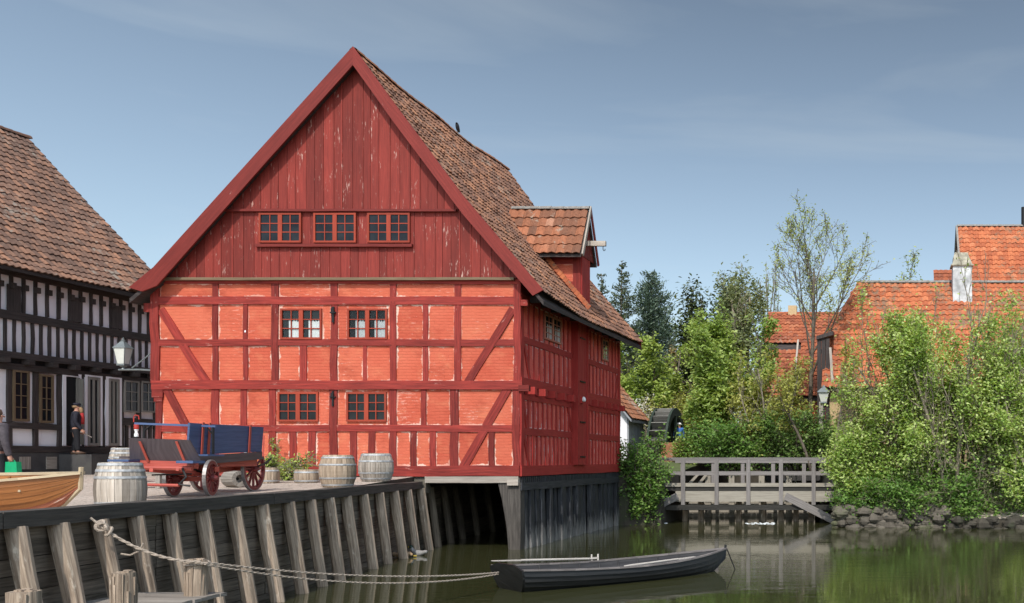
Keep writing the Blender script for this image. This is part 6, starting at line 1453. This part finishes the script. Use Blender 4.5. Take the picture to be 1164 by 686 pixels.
plant('garden_shrub', 'low leafy scrub at the foot of the brick wall', 'shrub', T(785, 50.6), wd(44, 50.6), 1.2, top(497, 50.6, 2.4), 'leaf_larch', 'bark', 3500, .13, 121, 8, .8, 2, (8, 7), (.7, .9), (.5, .5), (.0, .02), (.08, .14), .06, .14, True, 0, .1)
plant('blossom_shrub', 'shrub in white blossom behind the shed and water wheel', 'shrub', T(732, 60), wd(26, 60), 1.2, top(450, 60, 3), 'blossom', 'bark', 1100, .16, 123, 6, .4, 2, (7, 6), (.7, .9), (.5, .5), (.02, .02), (.08, .14), .06, .12, True, 1, .35)
plant('blossom_shrub', 'faint pale blossom shrub far behind the bronze one', 'shrub', T(781, 75), wd(26, 75), 1.2, top(432, 75, 3), 'blossom', 'bark', 700, .18, 125, 6, .4, 2, (7, 6), (.7, .9), (.5, .5), (.02, .02), (.08, .14), .06, .18, True, 1, .35)
conifer('blue_conifer', 'broad bluish green conifer standing clear behind the red house', T(741, 90), wd(66, 90), top(298, 90, 4), 'leaf_blue', 131, 190, 34000, .32, .10, .40, -.12, .62, .34)
conifer('fir_tree', 'narrow open fir with a thin spire beside the broad bluish conifer', T(707, 84), wd(44, 84), top(283, 84, 4), 'leaf_fir', 133, 70, 9000, .28, .3, .55, -.15, .6, .22)
conifer('fir_tree', 'thin fir half hidden by the dormer of the red house', T(684, 86), wd(40, 86), top(298, 86, 4), 'leaf_fir', 137, 65, 8000, .28, .2, .55, -.15, .6, .22)
# climbing hop on the gable foot
plant('hop_plant', 'green hop plant growing from the tubs against the red gable', 'plant', at(322, 560, 27.2), 1.75, .6, .72, 'leaf_lime', 'barkgreen', 900, .085, 141, 10, .9, 2, (6, 5), (.8, .9), (.6, .5), (.0, .02), (.1, .15), .02, .05, True, 0, .1, 'planting at the gable')
plant('climbing_vine', 'thin vine climbing the red gable beside the wagon', 'vine', at(313, 560, 29.25), .35, .14, 1.15, 'leaf_lime', 'barkgreen', 150, .085, 143, 2, .1, 2, (6, 4), (.6, .9), (.25, .5), (.1, .05), (.06, .12), .015, .03, True, 0, .1, 'planting at the gable')
plant('hop_plant', 'small leafy hop in the half barrel by the wagon wheel', 'plant', (-15.55, 25.8, gz(-15.5, 25.8)+.35), .8, .5, .38, 'leaf_lime', 'barkgreen', 300, .08, 145, 8, .9, 2, (5, 4), (.8, .9), (.6, .5), (.0, .02), (.1, .15), .012, .04, True, 0, .1, 'planting at the gable')

# ================================================================== sky, sun, camera
EL, AZ = rad(48), rad(178)
w = bpy.data.worlds.new('World'); sc.world = w; w.use_nodes = True; nt = w.node_tree
bg = nt.nodes['Background']; sky = nt.nodes.new('ShaderNodeTexSky'); sky.sky_type = 'NISHITA'; sky.sun_disc = False
sky.sun_elevation = EL; sky.sun_rotation = AZ; sky.altitude = 0; sky.air_density = 1.0; sky.dust_density = 1.6; sky.ozone_density = 1.2
tc = nt.nodes.new('ShaderNodeTexCoord'); mp = nt.nodes.new('ShaderNodeMapping'); mp.inputs['Scale'].default_value = (1.6, 1.6, 9.)
nz = nt.nodes.new('ShaderNodeTexNoise'); nz.inputs['Scale'].default_value = 1.1; nz.inputs['Detail'].default_value = 7; nz.inputs['Distortion'].default_value = .6
rp = nt.nodes.new('ShaderNodeValToRGB'); rp.color_ramp.elements[0].position = .54; rp.color_ramp.elements[1].position = .78; rp.color_ramp.elements[1].color = (.36, .36, .36, 1)
mx = nt.nodes.new('ShaderNodeMix'); mx.data_type = 'RGBA'
hs = nt.nodes.new('ShaderNodeHueSaturation'); hs.inputs['Saturation'].default_value = SKY_SAT
nt.links.new(tc.outputs['Generated'], mp.inputs[0]); nt.links.new(mp.outputs[0], nz.inputs['Vector']); nt.links.new(nz.outputs['Fac'], rp.inputs[0])
nt.links.new(rp.outputs[0], mx.inputs[0]); nt.links.new(sky.outputs[0], hs.inputs['Color']); nt.links.new(hs.outputs[0], mx.inputs[6]); mx.inputs[7].default_value = (5.5, 5.6, 5.9, 1)
sx_ = nt.nodes.new('ShaderNodeSeparateXYZ'); nt.links.new(tc.outputs['Generated'], sx_.inputs[0])
def wm(op, a, b_, cl=False):
    q = nt.nodes.new('ShaderNodeMath'); q.operation = op; q.use_clamp = cl
    for i, v_ in enumerate((a, b_)):
        if isinstance(v_, (int, float)): q.inputs[i].default_value = v_
        else: nt.links.new(v_, q.inputs[i])
    return q.outputs[0]
# deeper blue opposite the sun and towards the zenith there, brighter on the sun's side
yz = wm('MAXIMUM', wm('MULTIPLY', sx_.outputs[1], sx_.outputs[2]), 0.)
fac = wm('SUBTRACT', 1.0, wm('MULTIPLY', yz, 1.25)); fac = wm('ADD', fac, wm('MULTIPLY', wm('MAXIMUM', wm('MULTIPLY', sx_.outputs[1], -1.), 0.), .45)); fac = wm('MAXIMUM', fac, .4)
ml = nt.nodes.new('ShaderNodeVectorMath'); ml.operation = 'SCALE'; nt.links.new(mx.outputs[2], ml.inputs[0]); nt.links.new(fac, ml.inputs['Scale'])
tn = nt.nodes.new('ShaderNodeVectorMath'); tn.operation = 'MULTIPLY'; tn.inputs[1].default_value = (.90, 1.0, 1.03); nt.links.new(ml.outputs[0], tn.inputs[0])
nt.links.new(tn.outputs[0], bg.inputs['Color']); bg.inputs['Strength'].default_value = SKY_STR
sd = bpy.data.lights.new('sun', 'SUN'); sd.energy = SUN_STR; sd.angle = rad(.5); sd.color = (1., .95, .87)
so = bpy.data.objects.new('sun', sd); COL.objects.link(so)
dirs = Vector((math.sin(AZ)*math.cos(EL), math.cos(AZ)*math.cos(EL), math.sin(EL))); so.rotation_euler = dirs.to_track_quat('Z', 'Y').to_euler(); so.location = dirs*60
cd = bpy.data.cameras.new('camera'); cam = bpy.data.objects.new('camera', cd); COL.objects.link(cam); sc.camera = cam
cam.location = (0, 0, EYE); cam.rotation_euler = (rad(90), 0, 0); cd.sensor_width = 36; cd.lens = 36*F/1164
cd.shift_x = -(PX-582)/1164; cd.shift_y = (PY-343)/1164; cd.clip_end = 3000; cd.clip_start = .1
sc.view_settings.view_transform = 'Standard'; sc.view_settings.look = 'None'; sc.view_settings.gamma = 1; sc.view_settings.use_curve_mapping = False
sc.view_settings.exposure = EXPO
sc.cycles.use_denoising = True; sc.cycles.max_bounces = 7; sc.cycles.diffuse_bounces = 3; sc.cycles.glossy_bounces = 3; sc.cycles.transmission_bounces = 3; sc.cycles.transparent_max_bounces = 8
sc.cycles.caustics_reflective = False; sc.cycles.caustics_refractive = False
